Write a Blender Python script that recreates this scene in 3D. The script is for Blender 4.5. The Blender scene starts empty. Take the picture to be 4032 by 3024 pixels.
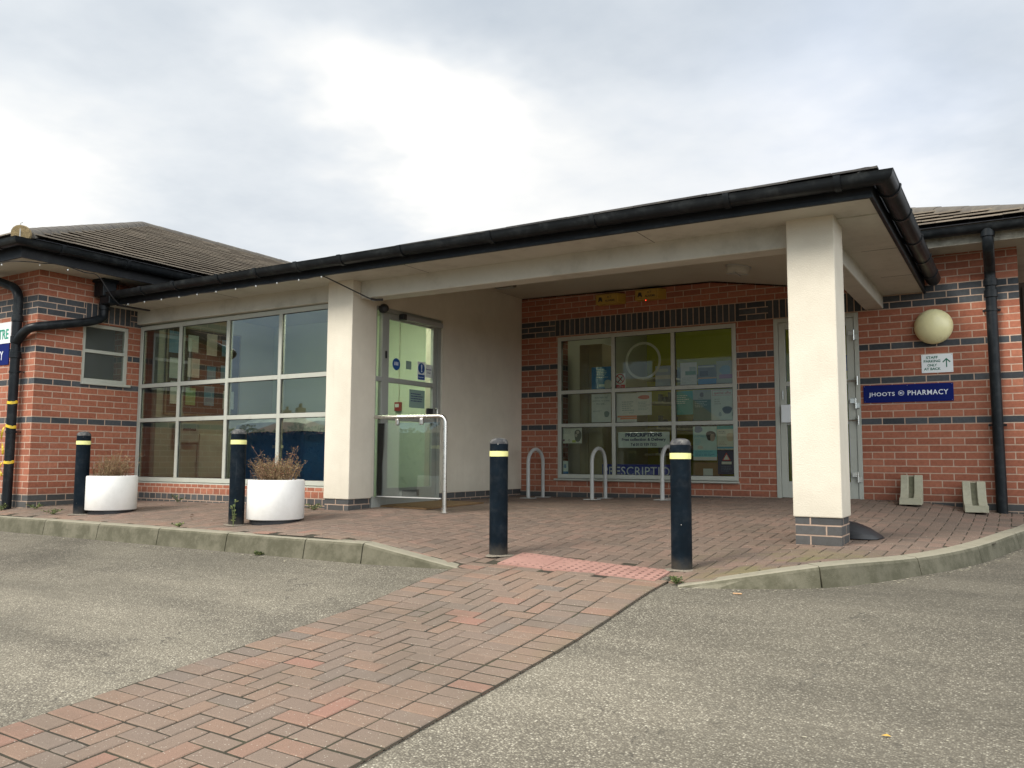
import bpy, math, random
import numpy as np
from mathutils import Vector, Matrix
random.seed(7)
sc = bpy.context.scene
R = math.radians

# ------------------------------------------------------------------ camera
CAM = Vector((5.88444, -9.90262, 0.42903))
rt = Vector((0.8539086, 0.5204043, 0.0044085)); up = Vector((0.0432388, -0.0793853, 0.9959058)); fw = Vector((-0.5186236, 0.8502219, 0.0902894))
cd = bpy.data.cameras.new('camera'); cam = bpy.data.objects.new('camera', cd); sc.collection.objects.link(cam)
M = Matrix.Identity(4)
for i in range(3):
    M[i][0], M[i][1], M[i][2], M[i][3] = rt[i], up[i], -fw[i], CAM[i]
cam.matrix_world = M
cd.sensor_width = 36; cd.lens = 3272.13 / 4032 * 36; cd.clip_start = .05; cd.clip_end = 600
sc.camera = cam
sc.view_settings.view_transform = 'Standard'; sc.view_settings.look = 'None'
sc.view_settings.exposure = 0.06; sc.view_settings.gamma = 1

# ------------------------------------------------------------------ node helpers
class NT:
    def __init__(s, tree): s.t = tree; s.n = tree.nodes; s.l = tree.links
    def add(s, typ, **kw):
        n = s.n.new(typ)
        for k, v in kw.items():
            if k == 'inp':
                for a, b in v.items():
                    if isinstance(b, bpy.types.NodeSocket): s.l.new(b, n.inputs[a])
                    else: n.inputs[a].default_value = b
            else: setattr(n, k, v)
        return n
    def math(s, op, a, b=0.0, c=None, clamp=False):
        d = {0: a, 1: b}
        if c is not None: d[2] = c
        n = s.add('ShaderNodeMath', operation=op, inp=d); n.use_clamp = clamp
        return n.outputs[0]
    def vmath(s, op, a, b=(0, 0, 0)):
        n = s.add('ShaderNodeVectorMath', operation=op, inp={0: a, 1: b})
        return n.outputs['Value'] if op in ('DOT_PRODUCT', 'LENGTH') else n.outputs[0]
    def mix(s, f, a, b, blend='MIX'):
        n = s.add('ShaderNodeMix', data_type='RGBA', blend_type=blend)
        for i, v in ((0, f), (6, a), (7, b)):
            if isinstance(v, bpy.types.NodeSocket): s.l.new(v, n.inputs[i])
            else: n.inputs[i].default_value = v if i == 0 else (tuple(v) + (1,) if len(v) == 3 else v)
        return n.outputs[2]
    def noise(s, vec, scale, detail=3, rough=.55, out=0):
        return s.add('ShaderNodeTexNoise', inp={'Vector': vec, 'Scale': scale, 'Detail': detail, 'Roughness': rough}).outputs[out]
    def ramp(s, f, stops, interp='LINEAR'):
        n = s.add('ShaderNodeValToRGB'); n.color_ramp.interpolation = interp
        e = n.color_ramp.elements
        while len(e) < len(stops): e.new(.5)
        for q, (pos, c) in zip(e, stops):
            q.position = pos; q.color = tuple(c) + (1,) if len(c) == 3 else c
        s.l.new(f, n.inputs[0]); return n.outputs[0]
    def smooth(s, v, a, b):
        n = s.add('ShaderNodeMapRange', interpolation_type='SMOOTHSTEP', inp={0: v, 1: a, 2: b, 3: 0.0, 4: 1.0}); return n.outputs[0]

# ------------------------------------------------------------------ world
SUN_AZ = Vector((-0.50, -1.0, 0)).normalized(); SUN_EL = R(40)
sun_dir = Vector((SUN_AZ.x * math.cos(SUN_EL), SUN_AZ.y * math.cos(SUN_EL), math.sin(SUN_EL)))
w = bpy.data.worlds.new("World"); sc.world = w; w.use_nodes = True
t = NT(w.node_tree); t.n.clear()
sky = t.add('ShaderNodeTexSky', sky_type='NISHITA', sun_disc=False, sun_elevation=SUN_EL,
            sun_rotation=math.atan2(sun_dir.x, sun_dir.y))
tc = t.add('ShaderNodeTexCoord').outputs['Generated']
dirn = t.vmath('NORMALIZE', tc)
sep = t.add('ShaderNodeSeparateXYZ', inp={0: dirn})
zc = t.math('MAXIMUM', t.math('ADD', sep.outputs[2], .12), .03)
plane = t.add('ShaderNodeCombineXYZ', inp={0: t.math('DIVIDE', sep.outputs[0], zc), 1: t.math('DIVIDE', sep.outputs[1], zc), 2: 0.0}).outputs[0]
wobn = t.add('ShaderNodeTexNoise', inp={'Vector': plane, 'Scale': 1.1, 'Detail': 5, 'Roughness': .6}); wob = wobn.outputs[0]; wobc = wobn.outputs[1]
wob2 = t.add('ShaderNodeVectorMath', operation='MULTIPLY_ADD', inp={0: wobc, 1: (.34, .34, .34), 2: (-.17, -.17, -.17)}).outputs[0]
d2 = t.vmath('NORMALIZE', t.vmath('ADD', dirn, wob2))
blobs = [((-.665, .615, .425), .15, 500), ((-.63, .66, .41), .22, 420), ((-.59, .71, .385), .24, 400), ((-.55, .76, .355), .16, 350), ((-.88, .40, .26), .34, 90),
         ((-.164, .928, .334), .24, 300), ((-.10, .94, .325), .18, 300), ((-.514, .783, .349), .08, 220), ((-.25, .905, .345), .10, 250),
         ((-.70, .68, .17), .12, 80), ((-.747, .509, .428), -.06, 90), ((-.506, .723, .47), -.16, 70), ((-.746, .602, .287), -.05, 120),
         ((-.392, .837, .381), -.06, 140), ((-.282, .838, .467), -.10, 70), ((.03, .913, .407), -.12, 80), ((-.62, .738, .27), -.02, 160), ((-.45, .85, .27), .16, 90), ((-.35, .88, .31), .08, 60), ((-.80, .47, .38), -.08, 60)]
val = t.math('MULTIPLY_ADD', t.noise(plane, 1.5, 6, .55),     .52, .42)
val = t.math('ADD', val, t.math('MULTIPLY_ADD', t.noise(plane, 5.0, 6, .6), .07, -.035))
for dv, amp, k in blobs:
    dot = t.vmath('DOT_PRODUCT', d2, dv)
    g = t.math('EXPONENT', t.math('MULTIPLY', t.math('SUBTRACT', dot, 1.0), float(k)))
    val = t.math('MULTIPLY_ADD', g, amp, val)
ccol = t.ramp(val, [(.30, (.44, .49, .56)), (.50, (.56, .62, .69)), (.68, (.77, .81, .85)), (.90, (1.0, .995, .975))])
bl = t.math('EXPONENT', t.math('MULTIPLY', t.math('SUBTRACT', t.vmath('DOT_PRODUCT', d2, (-.15, .905, .39)), 1.0), 90.0))
ccol = t.mix(t.math('MULTIPLY', bl, .45), ccol, (.60, .71, .93))
# the brighter, thinner cloud round the hidden sun, on the far side of the photographer
glow = t.math('EXPONENT', t.math('MULTIPLY', t.math('SUBTRACT', t.vmath('DOT_PRODUCT', dirn, tuple(sun_dir)), 1.0), 2.2))
ccol = t.mix(1.0, ccol, t.add('ShaderNodeCombineColor', inp={0: t.math('MULTIPLY_ADD', glow, .5, 1.0), 1: t.math('MULTIPLY_ADD', glow, .47, 1.0), 2: t.math('MULTIPLY_ADD', glow, .40, 1.0)}).outputs[0], 'MULTIPLY')
# low heavy blue-grey cloud on the side behind the photographer, and dark land below the horizon
back = t.math('MULTIPLY', t.smooth(t.vmath('DOT_PRODUCT', dirn, (-.55, -.835, 0)), .05, .55), t.math('SUBTRACT', 1.0, t.smooth(t.math('ADD', sep.outputs[2], t.math('MULTIPLY_ADD', wob, .30, -.15)), .12, .60)))
dkc = t.ramp(t.noise(plane, 1.1, 5, .55), [(.3, (.20, .31, .40)), (.7, (.44, .58, .68))])
ccol = t.mix(t.math('MULTIPLY', back, .92), ccol, dkc)
ccol = t.mix(t.smooth(sep.outputs[2], -.004, -.02), ccol, (.10, .10, .085))
# broad bright break in the cloud to the right of the photographer
rg = t.math('EXPONENT', t.math('MULTIPLY', t.math('SUBTRACT', t.vmath('DOT_PRODUCT', dirn, tuple(Vector((.80, -.45, .40)).normalized())), 1.0), 3.0))
rgk = t.math('MULTIPLY_ADD', t.math('MULTIPLY', rg, t.smooth(sep.outputs[2], -.004, .02)), 2.2, 1.0)
ccol = t.mix(1.0, ccol, t.add('ShaderNodeCombineColor', inp={0: rgk, 1: rgk, 2: rgk}).outputs[0], 'MULTIPLY')
bg1 = t.add('ShaderNodeBackground', inp={0: sky.outputs[0], 1: .08})
bg2 = t.add('ShaderNodeBackground', inp={0: ccol, 1: 1.0})
mx = t.add('ShaderNodeMixShader', inp={0: .93, 1: bg1.outputs[0], 2: bg2.outputs[0]})
t.add('ShaderNodeOutputWorld', inp={0: mx.outputs[0]})

sl = bpy.data.lights.new('sun', 'SUN'); sl.energy = 3.7; sl.angle = R(24); sl.color = (1, .945, .86)
so = bpy.data.objects.new('sun', sl); sc.collection.objects.link(so)
so.rotation_euler = (-sun_dir).to_track_quat('-Z', 'Y').to_euler()

# ------------------------------------------------------------------ materials
MATS = {}
def newmat(name):
    m = bpy.data.materials.new(name); m.use_nodes = True
    t = NT(m.node_tree); t.n.clear()
    out = t.add('ShaderNodeOutputMaterial')
    b = t.add('ShaderNodeBsdfPrincipled'); t.l.new(b.outputs[0], out.inputs[0])
    return m, t, b
def setin(t, b, **kw):
    for k, v in kw.items():
        k = k.replace('_', ' ')
        if isinstance(v, bpy.types.NodeSocket): t.l.new(v, b.inputs[k])
        else: b.inputs[k].default_value = tuple(v) + (1,) if isinstance(v, tuple) and len(v) == 3 else v
def bump(t, h, strength, dist=.01):
    return t.add('ShaderNodeBump', inp={'Strength': strength, 'Distance': dist, 'Height': h}).outputs[0]

def mat(name, col, rough=.6, metal=0.0, var=.12, scale=6, bmp=0, bscale=150, dirt=None, dirt_amt=.5, dirt_scale=3, spec=.5):
    if name in MATS: return MATS[name]
    m, t, b = newmat(name); co = t.add('ShaderNodeTexCoord').outputs['Object']
    n = t.noise(co, scale, 5, .6)
    lo = tuple(c * (1 - var) for c in col); hi = tuple(min(1, c * (1 + var)) for c in col)
    c = t.ramp(n, [(.25, lo), (.75, hi)])
    if dirt:
        dn = t.smooth(t.noise(co, dirt_scale, 6, .7), .45, .75)
        c = t.mix(t.math('MULTIPLY', dn, dirt_amt), c, dirt)
    setin(t, b, Base_Color=c, Roughness=t.math('MULTIPLY_ADD', n, .15, rough - .07), Metallic=metal)
    b.inputs['Specular IOR Level'].default_value = spec
    if bmp: setin(t, b, Normal=bump(t, t.noise(co, bscale, 3, .6), bmp))
    MATS[name] = m; return m

def emis(name, col, s):
    m = bpy.data.materials.new(name); m.use_nodes = True; t = NT(m.node_tree); t.n.clear()
    e = t.add('ShaderNodeEmission', inp={0: tuple(col) + (1,), 1: s}); t.add('ShaderNodeOutputMaterial', inp={0: e.outputs[0]}); return m

def glass(name, tint, refl=1.0, rough=0.0, extra=None):
    m = bpy.data.materials.new(name); m.use_nodes = True; t = NT(m.node_tree); t.n.clear()
    co = t.add('ShaderNodeTexCoord').outputs['Object']
    wav = t.add('ShaderNodeBump', inp={'Strength': .03, 'Distance': .02, 'Height': t.noise(co, 1.3, 1)}).outputs[0]
    fr = t.add('ShaderNodeFresnel', inp={0: 1.55}).outputs[0]
    f = t.math('MULTIPLY', fr, refl, clamp=True)
    tr = t.add('ShaderNodeBsdfTransparent', inp={0: tuple(tint) + (1,)})
    gl = t.add('ShaderNodeBsdfGlossy', inp={0: (.9, .95, 1, 1), 1: rough, 'Normal': wav})
    a = t.add('ShaderNodeMixShader', inp={0: f, 1: tr.outputs[0], 2: gl.outputs[0]})
    if extra:   # thin pale diffuse layer mixed over the pane
        df = t.add('ShaderNodeBsdfDiffuse', inp={0: (.5, .55, .5, 1)})
        a = t.add('ShaderNodeMixShader', inp={0: extra, 1: a.outputs[0], 2: df.outputs[0]})
    t.add('ShaderNodeOutputMaterial', inp={0: a.outputs[0]}); return m

def brick_mat(name, bw=.225, phx=4.607545, phy=-4.3922, phz=0.0, bands=(11, 17, 22, 28, 29, 30), alldark=False, soldier=None):
    m, t, b = newmat(name)
    co = t.add('ShaderNodeTexCoord').outputs['Object']
    s = t.add('ShaderNodeSeparateXYZ', inp={0: co}); nrm = t.add('ShaderNodeSeparateXYZ', inp={0: t.add('ShaderNodeNewGeometry').outputs['Normal']})
    isx = t.math('GREATER_THAN', t.math('ABSOLUTE', nrm.outputs[0]), .5)
    ux = t.math('SUBTRACT', s.outputs[0], phx); uy = t.math('SUBTRACT', s.outputs[1], phy)
    u = t.math('ADD', t.math('MULTIPLY', uy, isx), t.math('MULTIPLY', ux, t.math('SUBTRACT', 1.0, isx)))
    v = t.math('SUBTRACT', s.outputs[2], phz)
    # small wander of the joints so that they are not ruled
    wn = t.noise(co, 9.0, 2); 
    v2 = t.math('ADD', v, t.math('MULTIPLY_ADD', wn, .005, -.0025))
    if soldier is not None:
        vec = t.add('ShaderNodeCombineXYZ', inp={0: t.math('SUBTRACT', v, 2.1), 1: u, 2: 0.0}).outputs[0]
    else:
        vec = t.add('ShaderNodeCombineXYZ', inp={0: u, 1: v2, 2: 0.0}).outputs[0]
    bt = t.add('ShaderNodeTexBrick', offset=0.0 if soldier is not None else .5, offset_frequency=2,
               inp={'Vector': vec, 'Color1': (0, 0, 0, 1), 'Color2': (1, 1, 1, 1), 'Mortar': (0, 0, 0, 1), 'Scale': 1.0, 'Mortar Size': .0061, 'Mortar Smooth': .25, 'Bias': 0.0, 'Brick Width': bw, 'Row Height': .075})
    rnd = bt.outputs['Color']; mort = bt.outputs['Fac']
    red = t.ramp(rnd, [(0.0, (.280, .098, .058)), (.35, (.325, .115, .068)), (.7, (.358, .130, .077)), (1.0, (.395, .155, .093))])
    dark = t.ramp(rnd, [(0.0, (.044, .048, .053)), (.5, (.062, .067, .073)), (1.0, (.086, .091, .097))])
    if alldark or soldier is not None: dk = None; col = dark
    else:
        row = t.math('FLOOR', t.math('DIVIDE', v, .075))
        dk = t.math('LESS_THAN', row, -.5)
        for k in bands: dk = t.math('ADD', dk, t.math('COMPARE', row, float(k), .3))
        col = t.mix(dk, red, dark)
    sp = t.noise(co, 260, 2, .6); sp2 = t.noise(co, 28, 4, .6); big = t.noise(co, 1.3, 4, .6)
    col = t.mix(1.0, col, t.ramp(sp, [(.3, (.78, .78, .78)), (.7, (1.2, 1.2, 1.2))]), 'MULTIPLY')
    col = t.mix(1.0, col, t.ramp(sp2, [(.3, (.84, .84, .84)), (.75, (1.18, 1.18, 1.18))]), 'MULTIPLY')
    mcol = t.ramp(t.noise(co, 30, 3), [(.3, (.42, .295, .22)), (.75, (.56, .415, .32))])
    mcol = t.mix(t.smooth(big, .45, .7), mcol, (.40, .285, .215))
    col = t.mix(mort, col, mcol)
    # white bloom and run-off dirt low on the wall
    ef = t.math('MULTIPLY', t.smooth(t.noise(co, 2.2, 6, .7), .60, .80), .16)
    col = t.mix(ef, col, (.5, .42, .36))
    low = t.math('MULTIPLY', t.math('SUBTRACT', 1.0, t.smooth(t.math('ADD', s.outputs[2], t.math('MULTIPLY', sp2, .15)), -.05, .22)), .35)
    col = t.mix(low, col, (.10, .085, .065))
    h = t.math('ADD', t.math('MULTIPLY', mort, -1.0), t.math('MULTIPLY', sp, .35))
    setin(t, b, Base_Color=col, Roughness=.82, Normal=bump(t, h, .55, .006))
    b.inputs['Specular IOR Level'].default_value = .25
    return m

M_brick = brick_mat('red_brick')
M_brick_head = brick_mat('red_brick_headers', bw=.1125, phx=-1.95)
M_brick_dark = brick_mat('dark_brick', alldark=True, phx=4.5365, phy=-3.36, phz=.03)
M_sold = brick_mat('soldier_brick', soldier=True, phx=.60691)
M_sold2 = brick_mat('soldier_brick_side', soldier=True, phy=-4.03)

def render_mat():
    m, t, b = newmat('cream_render'); co = t.add('ShaderNodeTexCoord').outputs['Object']
    n = t.noise(co, 2.5, 5, .65); f = t.noise(co, 90, 4, .6); vo = t.add('ShaderNodeTexVoronoi', inp={'Vector': co, 'Scale': 55.0}).outputs['Distance']
    c = t.ramp(n, [(.3, (.60, .545, .445)), (.7, (.685, .63, .52))])
    sz = t.add('ShaderNodeSeparateXYZ', inp={0: co}).outputs[2]
    low = t.math('MULTIPLY', t.math('SUBTRACT', 1.0, t.smooth(t.math('ADD', sz, t.math('MULTIPLY', n, .25)), .10, .50)), .42)
    c = t.mix(low, c, (.44, .40, .32)); c = t.mix(t.math('MULTIPLY', t.smooth(t.noise(t.add('ShaderNodeMapping', inp={'Vector': co, 'Scale': (14, 14, .9)}).outputs[0], 1.0, 4, .6), .56, .80), .16), c, (.40, .36, .28))
    drops = t.smooth(vo, .10, .0)
    setin(t, b, Base_Color=c, Roughness=.75, Normal=bump(t, t.math('ADD', f, t.math('MULTIPLY', drops, .9)), .5, .006))
    return m
M_render = render_mat()
M_soffit = mat('soffit_paint', (.52, .50, .43), .6, var=.06, scale=2, bmp=.1, bscale=30, dirt=(.28, .26, .21), dirt_amt=.5, dirt_scale=2.5)
M_ceil = mat('ceiling_paint', (.50, .46, .37), .7, var=.07, scale=2, dirt=(.3, .25, .18), dirt_amt=.35, dirt_scale=2)
M_black = mat('black_gutter_plastic', (.008, .010, .012), .38, spec=.2, var=.3, scale=5, bmp=.06, bscale=20, dirt=(.05, .055, .055), dirt_amt=.5, dirt_scale=7)
M_blackf = mat('black_fascia_board', (.007, .008, .010), .5, spec=.25, var=.3, scale=5, dirt=(.045, .045, .045), dirt_amt=.4, dirt_scale=4)
M_lead = mat('grey_flashing', (.045, .045, .05), .6, var=.2)
M_oldwood = mat('weathered_timber', (.33, .30, .24), .85, var=.3, scale=14, bmp=.4, bscale=60, dirt=(.12, .11, .08), dirt_amt=.8, dirt_scale=9)
M_frame = mat('grey_window_paint', (.44, .445, .385), .42, var=.05, scale=3, dirt=(.24, .23, .18), dirt_amt=.35, dirt_scale=6)
M_frame_shaded = mat('shaded_window_paint', (.30, .31, .28), .4, var=.05, scale=3, dirt=(.18, .17, .14), dirt_amt=.3, dirt_scale=6)  # window paint again, darker: the doorway's shade is put into its colour
M_gasket = mat('black_rubber', (.012, .012, .012), .7)
M_glass = glass('tinted_window_glass', (.56, .59, .52), 2.9)
M_glassP = glass('shop_window_glass', (.82, .85, .74), 1.0)
M_glassD = glass('door_glass', (.86, .95, .86), .7, extra=.04)
M_glassF = glass('frosted_door_glass', (.86, .95, .86), .5, rough=.1, extra=.28)
M_glassC = glass('clear_glass', (.93, .96, .94), 1.0)
M_glassS = glass('obscured_glass', (.55, .56, .45), .3, rough=.15, extra=.12)
M_steel = mat('brushed_steel', (.62, .60, .55), .28, metal=1.0, var=.08, scale=20)
M_galv = mat('grey_painted_steel', (.43, .43, .41), .4, var=.08, scale=10, dirt=(.3, .28, .25), dirt_amt=.3, dirt_scale=12)
M_bollard = mat('navy_black_coated_steel', (.0035, .008, .013), .5, var=.4, spec=.09, scale=9, bmp=.05, bscale=25, dirt=(.035, .04, .045), dirt_amt=.4, dirt_scale=10)
def chip_paint(m):
    t = NT(m.node_tree); b = [n for n in t.n if n.type == 'BSDF_PRINCIPLED'][0]; co = t.add('ShaderNodeTexCoord').outputs['Object']
    src = b.inputs['Base Color'].links[0].from_socket; v = t.add('ShaderNodeTexVoronoi', inp={'Vector': co, 'Scale': 34.0})
    k = t.math('MULTIPLY', t.smooth(v.outputs['Distance'], .16, .10), t.math('GREATER_THAN', t.add('ShaderNodeSeparateColor', inp={0: v.outputs['Color']}).outputs[0], .955))
    z = t.add('ShaderNodeSeparateXYZ', inp={0: co}).outputs[2]; low = t.math('MULTIPLY', t.math('SUBTRACT', 1.0, t.smooth(t.math('ADD', z, t.math('MULTIPLY', t.noise(co, 18, 4), .12)), .06, .17)), .45)
    sc_ = t.math('MULTIPLY', t.smooth(t.noise(t.add('ShaderNodeMapping', inp={'Vector': co, 'Scale': (30, 30, 2)}).outputs[0], 1.0, 4, .7), .64, .72), .35)
    c = t.mix(sc_, src, (.05, .06, .07)); c = t.mix(low, c, (.10, .085, .065)); c = t.mix(k, c, (.45, .43, .38)); t.l.new(c, b.inputs['Base Color'])
chip_paint(M_bollard)
M_bcap = mat('weathered_bollard_cap', (.035, .035, .037), .75, var=.3, scale=20, dirt=(.20, .19, .17), dirt_amt=.9, dirt_scale=18)
M_yel = mat('reflective_yellow_band', (.86, .83, .33), .35, var=.05, scale=30)
M_white = mat('white_painted_concrete', (.80, .78, .74), .55, var=.03, scale=3, bmp=.15, bscale=90, dirt=(.55, .53, .47), dirt_amt=.3, dirt_scale=4)
M_soil = mat('gravelly_soil', (.10, .075, .055), .95, var=.5, scale=60, bmp=.8, bscale=70)
M_conc = mat('mossy_concrete', (.36, .34, .25), .9, var=.2, scale=12, bmp=.4, bscale=120, dirt=(.16, .16, .09), dirt_amt=.55, dirt_scale=6)
M_signw = mat('white_sign_board', (.78, .80, .80), .35, var=.03)
M_signb = mat('blue_sign_board', (.003, .010, .115), .4, var=.1, scale=2, spec=.15)
M_green = mat('green_lettering', (.0, .12, .07), .5, var=.05)
M_greenl = mat('bright_green_lettering', (.01, .30, .19), .5, var=.05)
M_textw = mat('white_lettering', (.75, .78, .82), .4, var=.02)
M_navy = mat('navy_lettering', (.008, .02, .11), .5, var=.05)
M_grytx = mat('grey_print', (.16, .20, .20), .6, var=.1)
M_alarm = mat('yellow_alarm_plastic', (.42, .26, .045), .45, var=.12, scale=5)
M_alarmtx = mat('dark_print', (.03, .022, .012), .6)
M_lampg = mat('yellowed_globe_plastic', (.80, .74, .42), .28, var=.06, scale=4, dirt=(.30, .26, .12), dirt_amt=.25, dirt_scale=7)
M_mat = mat('brown_coir', (.22, .13, .06), .95, var=.3, scale=80, bmp=.8, bscale=250)
M_darkplas = mat('dark_plastic', (.02, .02, .022), .45, var=.2)
M_greyplas = mat('grey_plastic', (.33, .33, .31), .5, var=.1)
M_redp = mat('red_plastic', (.30, .02, .02), .4, var=.05)
M_tape = mat('yellow_hazard_tape', (.72, .50, .03), .45, var=.12, scale=20, dirt=(.25, .18, .03), dirt_amt=.5, dirt_scale=25)
M_int = mat('interior_cream_wall', (.52, .52, .42), .8, var=.04, scale=1.5)
M_intdoor = mat('interior_green_cream_wall', (.66, .74, .58), .8, var=.04, scale=1.5)
M_lime = mat('lime_painted_wall', (.46, .48, .07), .8, var=.05, scale=1.5)
M_carpet = mat('brown_floor', (.06, .055, .045), .9, var=.15, scale=30)
M_wood = mat('tan_cupboard_board', (.34, .28, .17), .6, var=.10, scale=3)
M_shelf = mat('white_shelf_edge', (.6, .62, .5), .5, var=.05)
M_card = mat('cardboard', (.30, .20, .10), .85, var=.1, scale=6)
M_stock = mat('medicine_stock', (.10, .13, .10), .7, var=.6, scale=26)
M_house = mat('far_red_brick', (.20, .09, .06), .9, var=.25, scale=4)
M_bin = mat('blue_bin_plastic', (.03, .15, .50), .45, var=.1, scale=3)
M_lid = mat('grey_bin_lid', (.62, .68, .72), .5, var=.2, scale=6)
M_greenleaf = None

def tile_mat(name, c0, c1, c2):
    m, t, b = newmat(name); co = t.add('ShaderNodeTexCoord').outputs['Object']
    r = t.add('ShaderNodeNewGeometry').outputs['Random Per Island']
    c = t.ramp(r, [(0, c0), (.5, c1), (1, c2)])
    n = t.noise(co, 9, 6, .7)
    c = t.mix(t.math('MULTIPLY', t.smooth(n, .5, .75), .55), c, (.20, .18, .13))
    c = t.mix(t.math('MULTIPLY', t.smooth(t.noise(co, 3, 5, .7), .55, .8), .4), c, (.035, .03, .022))
    setin(t, b, Base_Color=c, Roughness=.9, Normal=bump(t, t.noise(co, 120, 4), .5, .006)); return m
M_tile = tile_mat('brown_roof_tile', (.165, .135, .105), (.21, .175, .135), (.26, .215, .165))
M_tiled = tile_mat('dark_roof_tile', (.028, .026, .026), (.045, .042, .04), (.07, .065, .06))
M_ridge = mat('mossy_ridge_tile', (.105, .092, .078), .9, var=.25, scale=10, bmp=.4, bscale=80, dirt=(.19, .17, .12), dirt_amt=.6, dirt_scale=8)
M_mortar = mat('bedding_mortar', (.30, .22, .11), .95, var=.4, scale=25, bmp=.8, bscale=60)

def paver_mat():
    m, t, b = newmat('block_pavers'); co = t.add('ShaderNodeTexCoord').outputs['Object']
    r = t.add('ShaderNodeNewGeometry').outputs['Random Per Island']
    s = t.add('ShaderNodeSeparateXYZ', inp={0: co})
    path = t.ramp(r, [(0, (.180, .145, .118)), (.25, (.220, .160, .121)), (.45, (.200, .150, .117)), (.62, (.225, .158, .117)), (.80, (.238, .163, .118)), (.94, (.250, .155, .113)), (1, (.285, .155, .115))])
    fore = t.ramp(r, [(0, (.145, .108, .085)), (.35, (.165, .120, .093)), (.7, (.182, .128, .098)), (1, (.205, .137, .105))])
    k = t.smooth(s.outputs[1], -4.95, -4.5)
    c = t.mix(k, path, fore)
    sp = t.noise(co, 330, 2, .6)
    c = t.mix(1.0, c, t.ramp(sp, [(.3, (.70, .70, .70)), (.7, (1.22, 1.22, 1.22))]), 'MULTIPLY')
    pits = t.add('ShaderNodeTexVoronoi', inp={'Vector': co, 'Scale': 75.0}); 
    pc = t.math('MULTIPLY', t.smooth(pits.outputs['Distance'], .26, .12), t.math('GREATER_THAN', t.add('ShaderNodeSeparateColor', inp={0: pits.outputs['Color']}).outputs[0], .72))
    c = t.mix(t.math('MULTIPLY', pc, .75), c, (.48, .43, .36))
    n = t.noise(co, 1.4, 6, .7)
    c = t.mix(t.math('MULTIPLY', t.smooth(n, .45, .72), .45), c, (.125, .098, .072))
    n2 = t.noise(co, 3.1, 5, .7)
    # moss creeping in near the right-hand kerb
    mossx = t.math('MULTIPLY', t.smooth(s.outputs[0], 3.6, 4.6), t.math('SUBTRACT', 1.0, t.smooth(s.outputs[1], -4.3, -3.3)))
    c = t.mix(t.math('MULTIPLY', t.math('MULTIPLY', mossx, t.smooth(n2, .42, .62)), .6), c, (.16, .15, .055))
    setin(t, b, Base_Color=c, Roughness=.88, Normal=bump(t, sp, .5, .004)); b.inputs['Specular IOR Level'].default_value = .3
    return m
M_paver = paver_mat()
M_joint = mat('mossy_joint_sand', (.038, .031, .019), .95, var=.45, scale=14, bmp=.8, bscale=180, dirt=(.07, .075, .03), dirt_amt=.6, dirt_scale=5)

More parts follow.
